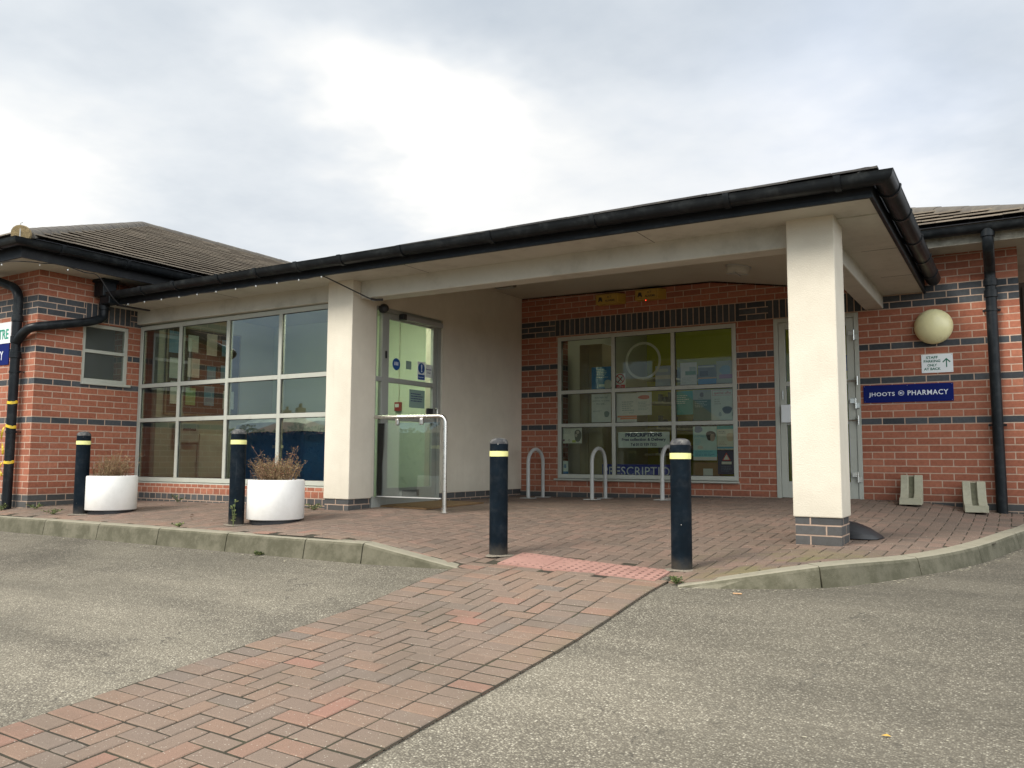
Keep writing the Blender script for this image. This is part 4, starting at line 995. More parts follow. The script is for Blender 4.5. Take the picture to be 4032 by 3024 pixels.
poster('notice', (1.400, .914, 1.695, 1.286), (.55, .58, .56), 'white notice with two orange stripes in the centre middle pane', [('l', .3, .38, .95, .74, 5, (.28, .33, .33)), ('t', 'you?', .75, .3, .036, (.25, .3, .3), 'CENTER'), ('r', .08, .17, 1.0, .23, (.55, .20, .11)), ('r', .22, .10, 1.0, .16, (.55, .20, .11)), ('l', .35, .02, .9, .06, 1, GR)])
poster('notice', (1.697, 1.001, 1.901, 1.295), WH, 'smaller white notice with a red oval emblem beside the orange-striped notice', [('d', .5, .78, .38, .14, (.50, .16, .13)), ('l', .1, .2, .9, .6, 6, (.3, .36, .36))], y=.050)
poster('health_poster', (2.218, .993, 2.443, 1.286), TE, 'teal poster with white text lines in the right middle pane', [('l', .05, .45, .8, .85, 5, (.45, .6, .58)), ('l', .05, .1, .35, .2, 2, (.3, .45, .42))])
poster('health_poster', (2.445, .918, 2.672, 1.293), DG, 'dark green poster with a portrait on a pale top in the right middle pane', [('r', 0, .68, 1, 1, (.30, .32, .29)), ('d', .5, .84, .11, .15, (.10, .08, .07)), ('l', .1, .42, .85, .64, 4, (.35, .42, .38)), ('l', .3, .70, .7, .75, 1, (.1, .12, .11))])
so_ = poster('special_offer_poster', (2.674, .913, 2.966, 1.291), (.50, .55, .52), 'white special offer poster with a dark round badge in the right middle pane', [('t', 'special offer', .5, .85, .045, (.42, .10, .10), 'CENTER'), ('l', .15, .5, .5, .72, 3, (.33, .36, .30)), ('d', .68, .33, .20, .17, (.03, .04, .045)), ('d', .38, .2, .06, .1, (.3, .36, .35)), ('d', .92, .2, .05, .1, (.3, .36, .35))])
mb = MB(); a, b, c_, d = -.13, .13, .305, .365
for (p, q, r_, s_) in ((a, c_, b, c_ + .003), (a, d, b, d + .003), (a, c_, a + .003, d), (b - .003, c_, b, d)): mb.face([(p, -.0016, q), (r_, -.0016, q), (r_, -.0016, s_), (p, -.0016, s_)])
mb.build('border', cm((.42, .10, .10)), so_)
poster('notice', (1.954, 1.355, 2.158, 1.62), (.36, .42, .52), 'pale blue sheet with a white panel in the upper centre pane', [('r', .0, .36, 1, .55, (.55, .58, .66)), ('l', .1, .1, .5, .2, 2, (.5, .55, .62)), ('d', .5, .78, .4, .12, (.48, .53, .62))])
poster('notice', (2.287, 1.360, 2.499, 1.642), (.58, .64, .64), 'white sheet with green picture in the upper right pane', [('r', .3, .45, .95, .62, (.10, .22, .12)), ('l', .1, .1, .85, .35, 4, (.38, .42, .42)), ('r', .55, .62, .95, .8, (.30, .36, .34))])
poster('health_poster', (2.515, 1.354, 2.745, 1.60), (.10, .12, .13), 'dark poster with blue foot and orange line in the upper right pane', [('r', 0, 0, 1, .30, (.05, .20, .45)), ('r', 0, .31, 1, .37, (.50, .32, .18)), ('r', .1, .45, .55, .7, (.03, .035, .04)), ('r', 0, .88, .9, .96, (.5, .53, .55))])
poster('notice', (2.748, 1.353, 2.968, 1.64), (.30, .33, .30), 'grey sheet with pale blue dome and purple bar in the upper right pane', [('d', .5, .6, .3, .3, (.17, .30, .44)), ('r', .15, .24, .9, .42, (.26, .13, .27))])
poster('leaflet', (.606, .646, .906, .856), (.60, .62, .50), 'landscape leaflet with a person and child in the lower left pane', [('l', .06, .6, .5, .88, 4, (.33, .34, .32)), ('d', .80, .48, .17, .30, (.12, .12, .10)), ('d', .80, .70, .07, .08, (.40, .36, .30)), ('d', .72, .5, .06, .08, (.36, .33, .28)), ('r', .52, .05, .7, .2, (.40, .44, .10)), ('d', .1, .2, .05, .05, (.20, .08, .14)), ('d', .37, .2, .05, .05, (.08, .09, .06)), ('d', .37, .2, .035, .035, (.60, .62, .50))])
poster('leaflet', (.622, .237, .701, .411), (.50, .58, .60), 'small blue and white leaflet standing in the bottom left window corner', [('d', .4, .6, .2, .4, (.12, .22, .36)), ('r', 0, 0, 1, .2, (.04, .16, .36))])
ps = poster('prescriptions_sign', (1.437, .585, 2.135, .784), (.50, .72, .62), 'pale green prescriptions collection sign with navy writing in the lower centre pane', [], cat='sign', y=.048)
for s_, z, sz, w_, b_ in (('PRESCRIPTIONS', .142, .062, .50, .0025), ('Free collection & Delivery', .088, .05, .60, .0013), ('Tel 0115 939 7352', .024, .05, .355, .0013)):
    text('lettering', s_, sz, (0, -.0015, z), M_navy, ps, align='CENTER', bold=b_, fit=w_)
bn = poster('prescription_banner', (1.199, .238, 2.26, .372), (.008, .02, .19), 'dark blue PRESCRIPTION banner along the bottom of the shop window', [], cat='sign', y=.060)
text('lettering', 'PRESCRIPTION', .135, (-.515, -.0015, -.008), M_textw, bn, spacing=1.05, fit=1.03, hcap=.112)
poster('health_poster', (2.439, .428, 2.737, .842), (.42, .62, .66), 'tall pale cyan stay well poster with two people in the lower right pane', [('r', 0, 0, 1, .3, (.16, .48, .60)), ('r', .0, .0, 1, .1, (.55, .66, .66)), ('d', .75, .72, .2, .22, (.035, .035, .04)), ('d', .82, .66, .10, .16, (.38, .30, .26)), ('d', .22, .92, .17, .16, (.16, .20, .32)), ('t', 'STAY WELL', .3, .68, .03, (.12, .35, .48), 'CENTER'), ('l', .08, .45, .4, .63, 3, (.2, .42, .5)), ('l', .08, .12, .9, .27, 4, (.05, .22, .34)), ('d', .3, .38, .12, .08, (.45, .45, .42))])
poster('health_poster', (2.743, .558, 2.958, .846), (.58, .58, .48), 'cream poster with a smiling child and teal header in the lower right pane', [('r', 0, .86, 1, 1, (.03, .28, .30)), ('d', .75, .52, .22, .26, (.52, .42, .32)), ('r', 0, .04, 1, .12, (.10, .30, .42)), ('l', .08, .18, .6, .35, 3, (.38, .34, .26)), ('l', .08, .66, .6, .8, 2, (.15, .18, .18))])
wp = poster('warning_poster', (2.745, .262, 2.960, .547), (.012, .03, .07), 'dark navy poster with a red warning triangle in the bottom right corner', [('r', .22, .42, .78, .53, (.5, .5, .46)), ('l', .2, .1, .8, .34, 4, (.08, .13, .2))])
MB().face([(-.052, -.0016, .165), (.052, -.0016, .165), (0, -.0016, .26)]).build('triangle', cm((.45, .05, .05)), wp)
MB().face([(-.036, -.002, .174), (.036, -.002, .174), (0, -.002, .24)]).build('triangle_face', cm((.6, .58, .52)), wp)
bx = thing('cardboard_box', 'brown cardboard box with a white label on the shop window board', 'box', (2.575, .17, .186))
MB().box(-.165, .175, -.07, .07, 0, .215).build('carton', M_card, bx, bevel=.003); MB().box(-.03, .09, -.0715, -.0705, .05, .14).build('label', M_paper, bx)
# ring emblem on the upper centre pane
mb = MB(); n = 40
for yy in (.045,):
    rings = [[(1.79 + r_ * math.cos(2 * math.pi * k / n), yy, 1.70 + r_ * math.sin(2 * math.pi * k / n)) for k in range(n)] for r_ in (.245, .212)]
    mb.loft(rings, caps=False)
tag(mb.build('ring_sticker', cm((.62, .66, .48))), 'large pale ring sticker on the upper centre pane of the shop window', 'sticker')
# lobby furniture seen through the curtain window
nb = thing('notice_board', 'wide cork notice board covered with leaflets on the lobby wall', 'notice board', (XL + .13, -2.35, 1.02), rz=R(90))
MB().box(-.62, .55, -.02, 0, 0, 1.15).build('board', mat('cork', (.10, .07, .045), .9, var=.2), nb); mb = MB()
for (a, b, c_, d) in ((-.64, .57, -.02, 0), (-.64, .57, 1.15, 1.17)): mb.box(a, b, -.03, 0, c_, d)
mb.box(-.64, -.62, -.03, 0, 0, 1.15); mb.box(.55, .57, -.03, 0, 0, 1.15); mb.build('frame', M_wood, nb)
for i in range(12):
    x = -.58 + (i % 4) * .28 + random.uniform(-.03, .03); z = .06 + (i // 4) * .37 + random.uniform(0, .08); wd, hh = random.uniform(.14, .21), random.uniform(.2, .3)
    q = MB().box(x, x + wd, -.023, -.021, z, z + hh).build('leaflet', cm(random.choice([(.5, .52, .48), (.42, .45, .42), (.20, .30, .12), (.45, .40, .36), (.12, .22, .3)])), nb)
rd = thing('radiator', 'long white radiator on the lobby wall behind the curtain window', 'radiator', (XL + .13, -1.95, .16), rz=R(90)); MB().box(-.50, .75, -.06, -.01, 0, .60).build('panel', mat('radiator_white', (.62, .62, .54), .5), rd, bevel=.01)
MB().tube([(-.5, -.03, .05), (-.5, -.03, -.22)], .008, 8).build('pipe', M_galv, rd)
dp = thing('dispenser', 'small white wall dispenser under the notice board in the lobby', 'dispenser', (XL + .13, -2.68, .62), rz=R(90)); MB().box(-.16, .16, -.14, -.01, 0, .26).build('case', mat('dispenser_white', (.4, .42, .38), .5), dp, bevel=.02); MB().box(-.1, .1, -.145, -.1405, .17, .2).build('slot', M_darkplas, dp)
fc = thing('fire_call_point', 'red fire alarm call point on the lobby wall seen through the door', 'fire alarm', (-1.25, -1.13, 1.13)); MB().box(-.05, .05, -.045, -.0, -.06, .06).build('case', M_redp, fc, bevel=.006); MB().box(-.032, .032, -.048, -.046, -.01, .035).build('glass_label', M_paper, fc)
MB().tube([(0, -.012, .06), (0, -.012, 1.4)], .008, 8).build('conduit', M_shelf, fc)

# ------------------------------------------------------------------ bollards
def make_bollard(h):
    b = thing('bollard', '', 'bollard', group='navy steel bollards along the forecourt edge'); r = .07
    MB().lathe([(r, -.15), (r, h - .045)], n=36).build('post', M_bollard, b, smooth=True)
    MB().lathe([(r + .0005, h - .046), (r - .001, h - .03), (r * .82, h - .012), (r * .5, h - .003), (.004, h)], n=36).build('cap', M_bcap, b, smooth=True)
    MB().lathe([(r + .0002, h - .142), (r + .0022, h - .141), (r + .0022, h - .102), (r + .0002, h - .101)], n=36).build('reflective_band', M_yel, b, smooth=True)
    mb = MB(); n = 26; pts0 = [];
    for k in range(n):
        a = 2 * math.pi * k / n; rr = r + .035 + .022 * math.sin(3 * a + h * 9) + random.uniform(-.01, .012); pts0.append((rr * math.cos(a), rr * math.sin(a)))
    mb.loft([[(x, y, .0) for x, y in pts0], [(x * .93, y * .93, .006) for x, y in pts0], [(r * math.cos(2 * math.pi * k / n), r * math.sin(2 * math.pi * k / n), .009) for k in range(n)]], caps=False)
    mb.build('mortar_collar', MATS['collar'] if 'collar' in MATS else mat('collar', (.20, .17, .13), .95, var=.35, scale=30, bmp=.8, bscale=90), b)
    return b
bol = [((-2.73, -4.64), 'navy bollard behind the left white planter, in front of the brick wall', 0), ((-.33, -4.60), 'navy bollard beside the right white planter with a weed at its foot', 0),
       ((2.486, -4.518), 'navy bollard at the left end of the pink tactile paving', -.006), ((3.906, -4.452), 'navy bollard at the right end of the pink tactile paving', 0)]
proto = make_bollard(.885)
for i, ((x, y), lab, dz) in enumerate(bol):
    o = proto if i == 0 else copy_tree(proto); o.location = (x, y, Zp(x, y) - .002); o.rotation_euler.z = i * 1.3; o['label'] = lab

# ------------------------------------------------------------------ planters and dried plants
def make_planter():
    p_ = thing('planter', '', 'planter', group='round white planters'); r, h = .262, .385
    MB().lathe([(r - .006, .022), (r, .03), (r, h - .012), (r - .008, h), (r - .032, h), (r - .038, h - .01), (r - .038, h - .06)], n=56, caps=False).build('bowl', M_white, p_, smooth=True)
    MB().lathe([(r - .03, -.03), (r - .03, .024)], n=40).build('foot', M_darkplas, p_)
    MB().lathe([(r - .036, h - .05), (.12, h - .035), (.01, h - .03)], n=40).build('soil', M_soil, p_, smooth=True)
    return p_
def leafquad(mb, p, d, L, wd):
    s_ = d.cross(Vector((random.uniform(-1, 1), random.uniform(-1, 1), random.uniform(-1, 1)))).normalized() * wd
    mb.face([p, p + d * L * .5 + s_, p + d * L, p + d * L * .5 - s_])
def dry_plant(name, label, loc, n=120, h=.26, spread=.20, seed=1, lean=0):
    random.seed(seed); o = thing(name, label, 'plant', loc, group='dried plants in the white planters'); mb = MB(); lf = MB()
    for i in range(n):
        a = random.uniform(0, 2 * math.pi); r0 = random.uniform(0, .17); hh = h * random.uniform(.35, 1.0) * (1.25 if random.random() < .07 else .85)
        p = Vector((r0 * math.cos(a), r0 * math.sin(a), -.01)); out = Vector((math.cos(a), math.sin(a), 0)) * random.uniform(.0, spread) * (hh / h) + Vector((lean, 0, 0)) * hh
        pts = []; wob_ = Vector((random.uniform(-1, 1), random.uniform(-1, 1), 0)) * .025
        for k in range(5):
            q = k / 4; pts.append(p + Vector((0, 0, hh * q)) + out * q ** 1.6 + wob_ * math.sin(q * 3))
        mb.tube(pts, [.0022, .002, .0017, .0012, .0006], 4)
        for k in range(random.randint(7, 15)):
            q = random.uniform(.25, 1); b_ = pts[int(q * 3.99)].lerp(pts[min(4, int(q * 3.99) + 1)], (q * 3.99) % 1)
            d = Vector((random.uniform(-1, 1), random.uniform(-1, 1), random.uniform(-.2, 1))).normalized()
            tl = random.uniform(.012, .045); mb.tube([b_, b_ + d * tl * .5, b_ + d * tl], [.0011, .0009, .0005], 3)
            leafquad(lf, b_ + d * tl, (d + Vector((0, 0, random.uniform(-.5, .6)))).normalized(), random.uniform(.008, .024), random.uniform(.002, .005))
            leafquad(lf, b_ + d * tl * .5, Vector((random.uniform(-1, 1), random.uniform(-1, 1), random.uniform(-.5, 1))).normalized(), random.uniform(.006, .018), random.uniform(.0015, .004))
    mb.build('stems', M_dry, o); lf.build('foliage', M_dry, o); return o
pp = make_planter(); plc = [(-2.58, -4.39, 'round white planter of dried stems in front of the left corner of the curtain window'), (-.10, -4.34, 'round white planter beside the bollard, nearest the white corner pillar')]
for i, (x, y, lab) in enumerate(plc):
    o = pp if i == 0 else copy_tree(pp); o.location = (x, y, Zp(x, y) + .006); o['label'] = lab
dry_plant('dried_plant', 'dried brown plant with tall thin stems in the left planter', (-2.58, -4.39, Zp(-2.58, -4.39) + .355), 150, .33, .17, 3, .25)
dry_plant('dried_plant', 'bushy dried plant spilling over the rim of the right planter', (-.10, -4.34, Zp(-.1, -4.34) + .355), 200, .30, .21, 5, -.1)
random.seed(11)

# ------------------------------------------------------------------ bike stands
def make_stand():
    s_ = thing('bike_stand', '', 'bike stand', group='grey hoop bicycle stands'); d = .39; h = .635; r = .024; R_ = d / 2
    pts = [(0, 0, -.02), (0, 0, h - R_ * .9)] + [(0, R_ - R_ * math.cos(math.pi * k / 14), h - R_ * .9 + R_ * .9 * math.sin(math.pi * k / 14)) for k in range(1, 14)] + [(0, d, h - R_ * .9), (0, d, -.02)]
    MB().tube(pts, r, 16).build('hoop', M_galv, s_, smooth=True)
    for y in (0, d): MB().box(-.085, .085, y - .07, y + .07, .0, .008).build('base_plate', M_galv, s_, bevel=.002)
    for z in (h - .1,): MB().tube([(-.0255, .03, z), (.0255, .03, z)], .005, 8).build('bolt', M_darkplas, s_)
    return s_
bs = make_stand()
for i, (x, lab) in enumerate(((.42, 'grey hoop bike stand by the rendered wall corner, left of the shop window'), (1.335, 'grey hoop bike stand in front of the left mullion of the shop window'), (2.255, 'grey hoop bike stand half hidden behind the right-hand bollard'))):
    o = bs if i == 0 else copy_tree(bs); o.location = (x, -.53, Zp(x, -.4) + .001); o['label'] = lab

# ------------------------------------------------------------------ guard rail by the door
gr = thing('guard_rail', 'stainless steel guard rail with a glass panel beside the entrance door', 'railing', (.905, -3.04, Zp(.9, -3.03)))
zt_ = .865 - gr.location.z
MB().tube(fillet([(-.905, -.03, zt_ + .005), (0, 0, zt_), (0, 0, -.01)], .07, 8), .022, 18).build('rail', M_steel, gr, smooth=True)
MB().lathe([(.045, 0), (.045, .006), (.028, .008), (.028, .05)], n=24).build('foot', M_steel, gr, smooth=True)
MB().box(-.87, -.055, -.02, -.012, .145, zt_ - .06).build('glass_panel', M_glassC, gr)
MB().box(-.87, -.03, -.024, -.008, .137, .147).build('bottom_bar', M_galv, gr)
for x in (-.61, -.29): MB().box(x - .022, x + .022, -.03, .0, zt_ - .085, zt_ - .015).build('clamp', M_steel, gr, bevel=.01)

# doormat
cx_, cy_ = .30, -2.42
dm = MB().hexa([(-.17, -2.93, Zp(0, -2.9) + .002), (.60, -2.93, Zp(.6, -2.9) + .002), (.60, -1.85, Zp(.6, -1.85) + .002), (-.17, -1.85, Zp(0, -1.85) + .002), (-.17, -2.93, Zp(0, -2.9) + .018), (.60, -2.93, Zp(.6, -2.9) + .018), (.60, -1.85, Zp(.6, -1.85) + .018), (-.17, -1.85, Zp(0, -1.85) + .018)]).build('doormat', M_mat, off=(cx_, cy_, -.09)); dm.location = (cx_, cy_, -.09)
tag(dm, 'brown coir doormat in front of the entrance door', 'doormat')

# ------------------------------------------------------------------ wall signs, lamp
sg = thing('staff_parking_sign', 'white staff parking only at back sign with green arrow, under the globe lamp', 'sign', (5.168, -.006, 1.372))
MB().box(-.15, .15, -.003, .006, 0, .198).build('board', M_signw, sg)
for s_, z, w_ in (('STAFF', .152, .112), ('PARKING', .112, .160), ('ONLY', .069, .092), ('AT BACK', .029, .160)): text('lettering', s_, .040, (-.048, -.0038, z), M_green, sg, align='CENTER', bold=.0009, fit=w_, hcap=.0275)
mb = MB().box(.084, .094, -.0045, -.0035, .055, .145); mb.face([(.089, -.0046, .152), (.050, -.0046, .112), (.058, -.0046, .104), (.089, -.0046, .135)]); mb.face([(.089, -.0046, .152), (.128, -.0046, .112), (.120, -.0046, .104), (.089, -.0046, .135)]); mb.build('arrow', M_green, sg)
for a in (-.138, .138):
    for c_ in (.012, .186): MB().tube([(a, -.0045, c_), (a, -.002, c_)], .004, 8).build('screw', M_galv, sg)
sg = thing('pharmacy_sign', 'long dark blue pharmacy name sign with white lettering on the brick wall', 'sign', (4.869, -.006, 1.068))
MB().box(-.443, .443, -.004, .006, 0, .192).build('board', M_signb, sg)
text('lettering', 'JHOOTS', .088, (-.388, -.005, .072), M_textw, sg, spacing=1.12, bold=.0012, fit=.262, hcap=.054)
text('lettering', 'PHARMACY', .088, (.002, -.005, .072), M_textw, sg, spacing=1.12, bold=.0012, fit=.392, hcap=.054)
mb = MB(); n = 24; mb.loft([[(-.062 + r_ * math.cos(2 * math.pi * k / n) * 1.05, -.0052, .098 + r_ * .95 * math.sin(2 * math.pi * k / n)) for k in range(n)] for r_ in (.028, .0235)], caps=False); mb.build('emblem_ring', M_textw, sg)
MB().box(-.078, -.060, -.0056, -.0050, .090, .106).build('emblem_mark', M_textw, sg); MB().box(-.059, -.047, -.0056, -.0050, .090, .106).build('emblem_mark', cm((.25, .28, .45)), sg)
for a, c_ in ((-.43, .012), (.43, .012), (-.43, .18), (.43, .18), (0, .18)): MB().tube([(a, -.0055, c_), (a, -.003, c_)], .003, 8).build('screw', M_galv, sg)
lm = thing('globe_wall_lamp', 'round yellowed globe lamp on the brick wall above the staff parking sign', 'wall lamp', (5.150, 0, 1.865))
mb = MB(); n = 40; prof = [(.185, -.03)] + [(.19 * math.cos(a_) , -.03 - .135 * math.sin(a_)) for a_ in [R(q) for q in range(4, 90, 6)]] + [(.002, -.165)]
mb.loft([[(r_ * math.cos(2 * math.pi * k / n), z, r_ * math.sin(2 * math.pi * k / n)) for k in range(n)] for r_, z in prof]); mb.build('globe', M_lampg, lm, smooth=True)
mb = MB(); mb.loft([[(r_ * math.cos(2 * math.pi * k / n), z, r_ * math.sin(2 * math.pi * k / n)) for k in range(n)] for r_, z in ((.175, 0), (.18, -.028), (.16, -.031))]); mb.build('back_plate', M_greyplas, lm, smooth=True)
# left front sign, cut by the picture edge
ls = thing('health_centre_sign', 'white sign board with green CENTRE lettering on the left brick wall behind the downpipe', 'sign', (-5.16, YL - .006, 1.79))
MB().box(-.78, .80, -.004, .006, .0, .255).build('board', M_signw, ls)
text('lettering', 'CENTRE', .165, (.755, -.006, .055), M_greenl, ls, align='RIGHT', sx=.78, bold=.003)
ls = thing('blue_wall_sign', 'blue sign board with white lettering directly below the white sign on the left wall', 'sign', (-5.16, YL - .006, 1.53))
MB().box(-.78, .78, -.004, .006, .0, .255).build('board', M_signb, ls)
text('lettering', 'PHARMACY', .155, (.66, -.006, .06), M_textw, ls, align='RIGHT', sx=.7, bold=.001)

# alarm boxes
def alarm(x, z, dz, label):
    o = thing('alarm_box', label, 'alarm box', (x, 0, z), group='yellow alarm boxes'); w_, h = .38, .135
    mb = MB(); mb.hexa([(0, -.12, 0), (w_ * .84, -.12, 0), (w_, 0, 0), (0, 0, 0), (0, -.12, h), (w_ * .80, -.12, h), (w_, 0, h), (0, 0, h)]); mb.build('case', M_alarm, o, bevel=.008)
    text('lettering', 'A.T.', .040, (.20, -.1215, .078), M_alarmtx, o, align='CENTER'); text('lettering', 'ALARMS', .038, (.205, -.1215, .030), M_alarmtx, o, align='CENTER', bold=.0006)
    mb = MB(); mb.face([(.035, -.1215, .04), (.05, -.1215, .095), (.085, -.1215, .095), (.10, -.1215, .04), (.085, -.1215, .03), (.075, -.1215, .05), (.06, -.1215, .05), (.05, -.1215, .03)]); mb.build('emblem', M_alarmtx, o)
    mb = MB(); a, b, c_, d = .015, w_ * .78, .012, h - .014
    for (p, q, r_, s_) in ((a, c_, b, c_ + .002), (a, d, b, d + .002), (a, c_, a + .002, d), (b - .002, c_, b, d)): mb.face([(p, -.1212, q), (r_, -.1212, q), (r_, -.1212, s_), (p, -.1212, s_)])
    mb.build('border', M_alarmtx, o)
    return o
alarm(1.20, 2.455, 0, 'yellow alarm box, the left one of two high on the shaded brick wall')
a2 = alarm(1.755, 2.462, 0, 'yellow alarm box with a small red light below, the right one of two')
MB().lathe([(.006, 0), (.006, .006), (.002, .009)], (.14, -.1, -.012), 10).build('red_light', emis('red_led', (1, .05, .03), 3), a2)

# ceiling lamp, emergency light, camera dome, rod and cable
cl = thing('ceiling_lamp', 'round white bulkhead lamp on the sloping porch ceiling near the right pillar', 'ceiling lamp', (3.36, -1.05, 2.535)); cl.rotation_euler = (0, R(9.5), 0)
MB().lathe([(.12, 0), (.125, -.03), (.115, -.07), (.10, -.085), (.01, -.09)], n=32).build('bowl', M_soffit, cl, smooth=True)
mb = MB().box(-.12, .12, -.008, .008, -.097, -.088); mb.box(-.008, .008, -.12, .12, -.099, -.0885); mb.build('guard_bars', M_galv, cl); MB().lathe([(.14, 0), (.14, -.02)], n=32).build('rim', M_galv, cl, smooth=True)
M_fit = mat('old_fitting_plastic', (.17, .155, .12), .6)
el = thing('ceiling_light', 'small rectangular fitting on the porch ceiling near the rendered wall', 'ceiling light', (.35, -1.0, 2.665)); MB().box(-.14, .14, -.05, .05, -.05, .005).build('case', M_fit, el, bevel=.01); MB().box(-.12, .12, -.035, .035, -.062, -.05).build('diffuser', M_greyplas, el, bevel=.008)
cmr = thing('dome_camera', 'small black dome camera above the entrance door frame', 'camera', (.0, -2.975, 2.065))
mb = MB(); n = 20; mb.loft([[(x, r_ * math.cos(2 * math.pi * k / n), r_ * math.sin(2 * math.pi * k / n)) for k in range(n)] for r_, x in ((.048, -.02), (.05, .02), (.045, .045), (.03, .062), (.005, .07))]); mb.build('dome', M_darkplas, cmr, smooth=True)
rd = thing('rod_bracket', 'thin dark rod with a clamp sticking out under the gutter beside the left pillar', 'rod', (-.17, -3.76, 2.29))
MB().tube([(-.02, -.04, .02), (.05, .04, -.01), (.33, .40, -.20)], [.006, .007, .007], 8).build('rod', M_darkplas, rd, smooth=True); MB().tube([(.26, .32, -.155), (.35, .43, -.215)], .009, 8).build('clamp', M_galv, rd)
MB().tube([(.33, .40, -.20), (.37, .44, -.205), (.42, .49, -.20)], .013, 8).build('tip', M_darkplas, rd)
# string-light cable under the eaves
pts = []; 
for k in range(9): x = -4.7 + k * .16; pts.append((x, YL - .46, 2.585 - .015 * math.sin(k * 1.7)))
for k in range(1, 8): q = k / 7; pts.append((XL + .46, YL - .46 + q * .85, 2.60 - .02 * math.sin(q * 9)))
for k in range(1, 9): q = k / 8; pts.append((XL + .46 + (-.0) * q - .0, -4.2 + q * .38, 2.60 - .34 * math.sin(q * math.pi / 2) ** 1.2 - .0))
for k in range(0, 21): x = -3.35 + k * .16; pts.append((x, -3.812, tilt(x) - .018 - .006 * math.sin(k * 2.1)))
cb = thing('cable', 'thin black cable with tiny bulbs running under the gutters on the left', 'cable', (0, 0, 0))
MB().tube(fillet(pts, .03, 3), .0055, 6).build('wire', M_darkplas, cb, smooth=True)
for k in range(0, 21, 2): x = -3.3 + k * .16; MB().lathe([(.006, 0), (.008, -.01), (.004, -.018)], (x, -3.818, tilt(x) - .02), 8).build('bulb', M_signw, cb)
for (x, y) in ((-3.75, YL - .465), (-3.4, -4.85), (-3.36, -4.55)): MB().lathe([(.006, 0), (.008, -.01), (.004, -.018)], (x, y, 2.58), 8).build('bulb', M_signw, cb)

# timber fence beyond the right corner
fe = thing('timber_fence', 'dark brown timber fence beyond the right corner of the brick wall', 'fence', (7.4, .62, -.12))
for k in range(22): MB().box(-1.42 + k * .13, -1.42 + k * .13 + .122, 0, .018, 0.03, 2.45 + random.uniform(-.01, .01)).build('board', MATS.get('fence_board') or mat('fence_board', (.055, .040, .028), .9, var=.3, scale=8), fe)
for x in (-1.4, 0, 1.4): MB().box(x - .05, x + .05, .02, .12, 0, 2.5).build('post', MATS['fence_board'], fe)

# hazard tape wound round the left downpipe
def tape(z, tiltz, tail, label, up_=0):
    o = thing('hazard_tape', label, 'tape', (LPX, -4.69, z), group='loops of yellow tape on the left downpipe'); n = 28; r = PR + .004; mb = MB()
    lo = []; hi = []
    for k in range(n + 1):
        a = 2 * math.pi * k / n; rr = r + .002 * math.sin(5 * a); zz = tiltz * math.sin(a + .6) + .004 * math.sin(3 * a); lo.append((rr * math.cos(a), rr * math.sin(a), zz - .017)); hi.append((rr * math.cos(a), rr * math.sin(a), zz + .016 + .003 * math.sin(7 * a)))
    for k in range(n): mb.face([lo[k], lo[k + 1], hi[k + 1], hi[k]])
    mb.build('loop', M_tape, o)
    if tail:
        mb = MB(); P0 = Vector((-r * .72, -r * .72, 0)); prev = None
        for k in range(11):
            q = k / 10; p_ = P0 + Vector((-.03 * math.sin(q * 3.0) - .01, -.012 - .01 * math.sin(q * 6), -tail * q)); wv = Vector((.012 * math.cos(q * 5), .012 * math.sin(q * 5), .004)); cur = (p_ - wv, p_ + wv)
            if prev: mb.face([prev[0], prev[1], cur[1], cur[0]])
            prev = cur
        mb.build('tail', M_tape, o)
    return o
tape(1.06, .006, 0, 'topmost loop of yellow tape round the left downpipe')
tape(.78, -.008, .32, 'middle loop of yellow tape with a long hanging tail on the left downpipe')
tape(.37, .004, .16, 'lowest loop of yellow tape with a short tail on the left downpipe')

# concrete blocks leaning on the wall
def make_block():
    b = thing('concrete_block', '', 'concrete block', group='grooved concrete blocks against the wall'); L, Wd = .30, .205; rings = []
    # side profile along the dished face: (y, z), front toe to leaning top
    prof_top = [(-.40, .0), (-.395, .068), (-.33, .066), (-.25, .082), (-.17, .13), (-.125, .21), (-.095, .30)]
    prof_bot = [(-.28, .0), (-.24, .0), (-.18, .0), (-.12, .01), (-.07, .06), (-.04, .16), (-.03, .295)]
    xs_ = [(-.1045, 0), (-.034, 0), (-.028, .034), (.020, .034), (.026, 0), (.1045, 0)]
    for x, dep in xs_:
        ring = []
        for i, (y, z) in enumerate(prof_top):
            d = dep if i > 1 else 0; ring.append((x, y + d * .9, z - d * .5 if i > 0 else z))
        for y, z in reversed(prof_bot): ring.append((x, y, z))
        rings.append(ring)
    MB().loft(rings).build('block', M_conc, b, bevel=.004)
    g_ = MB()
    for (y0_, z0_), (y1_, z1_) in zip(prof_top[2:-1], prof_top[3:]): g_.face([(-.0275, y0_ + .0285, z0_ - .0155), (.0195, y0_ + .0285, z0_ - .0155), (.0195, y1_ + .0285, z1_ - .0155), (-.0275, y1_ + .0285, z1_ - .0155)])
    g_.build('groove', mat('mossy_groove', (.13, .125, .08), .95, var=.3, scale=20), b); return b
bk = make_block()
for i, (x, rz_k, lab) in enumerate(((4.885, .04, 'grooved concrete block leaning on the wall, the left one under the blue sign'), (5.455, .10, 'grooved concrete block leaning on the wall, next to the right downpipe'))):
    o = bk if i == 0 else copy_tree(bk); o.location = (x, -.03, Zp(x, -.2)); o.rotation_euler.z = rz_k; o['label'] = lab
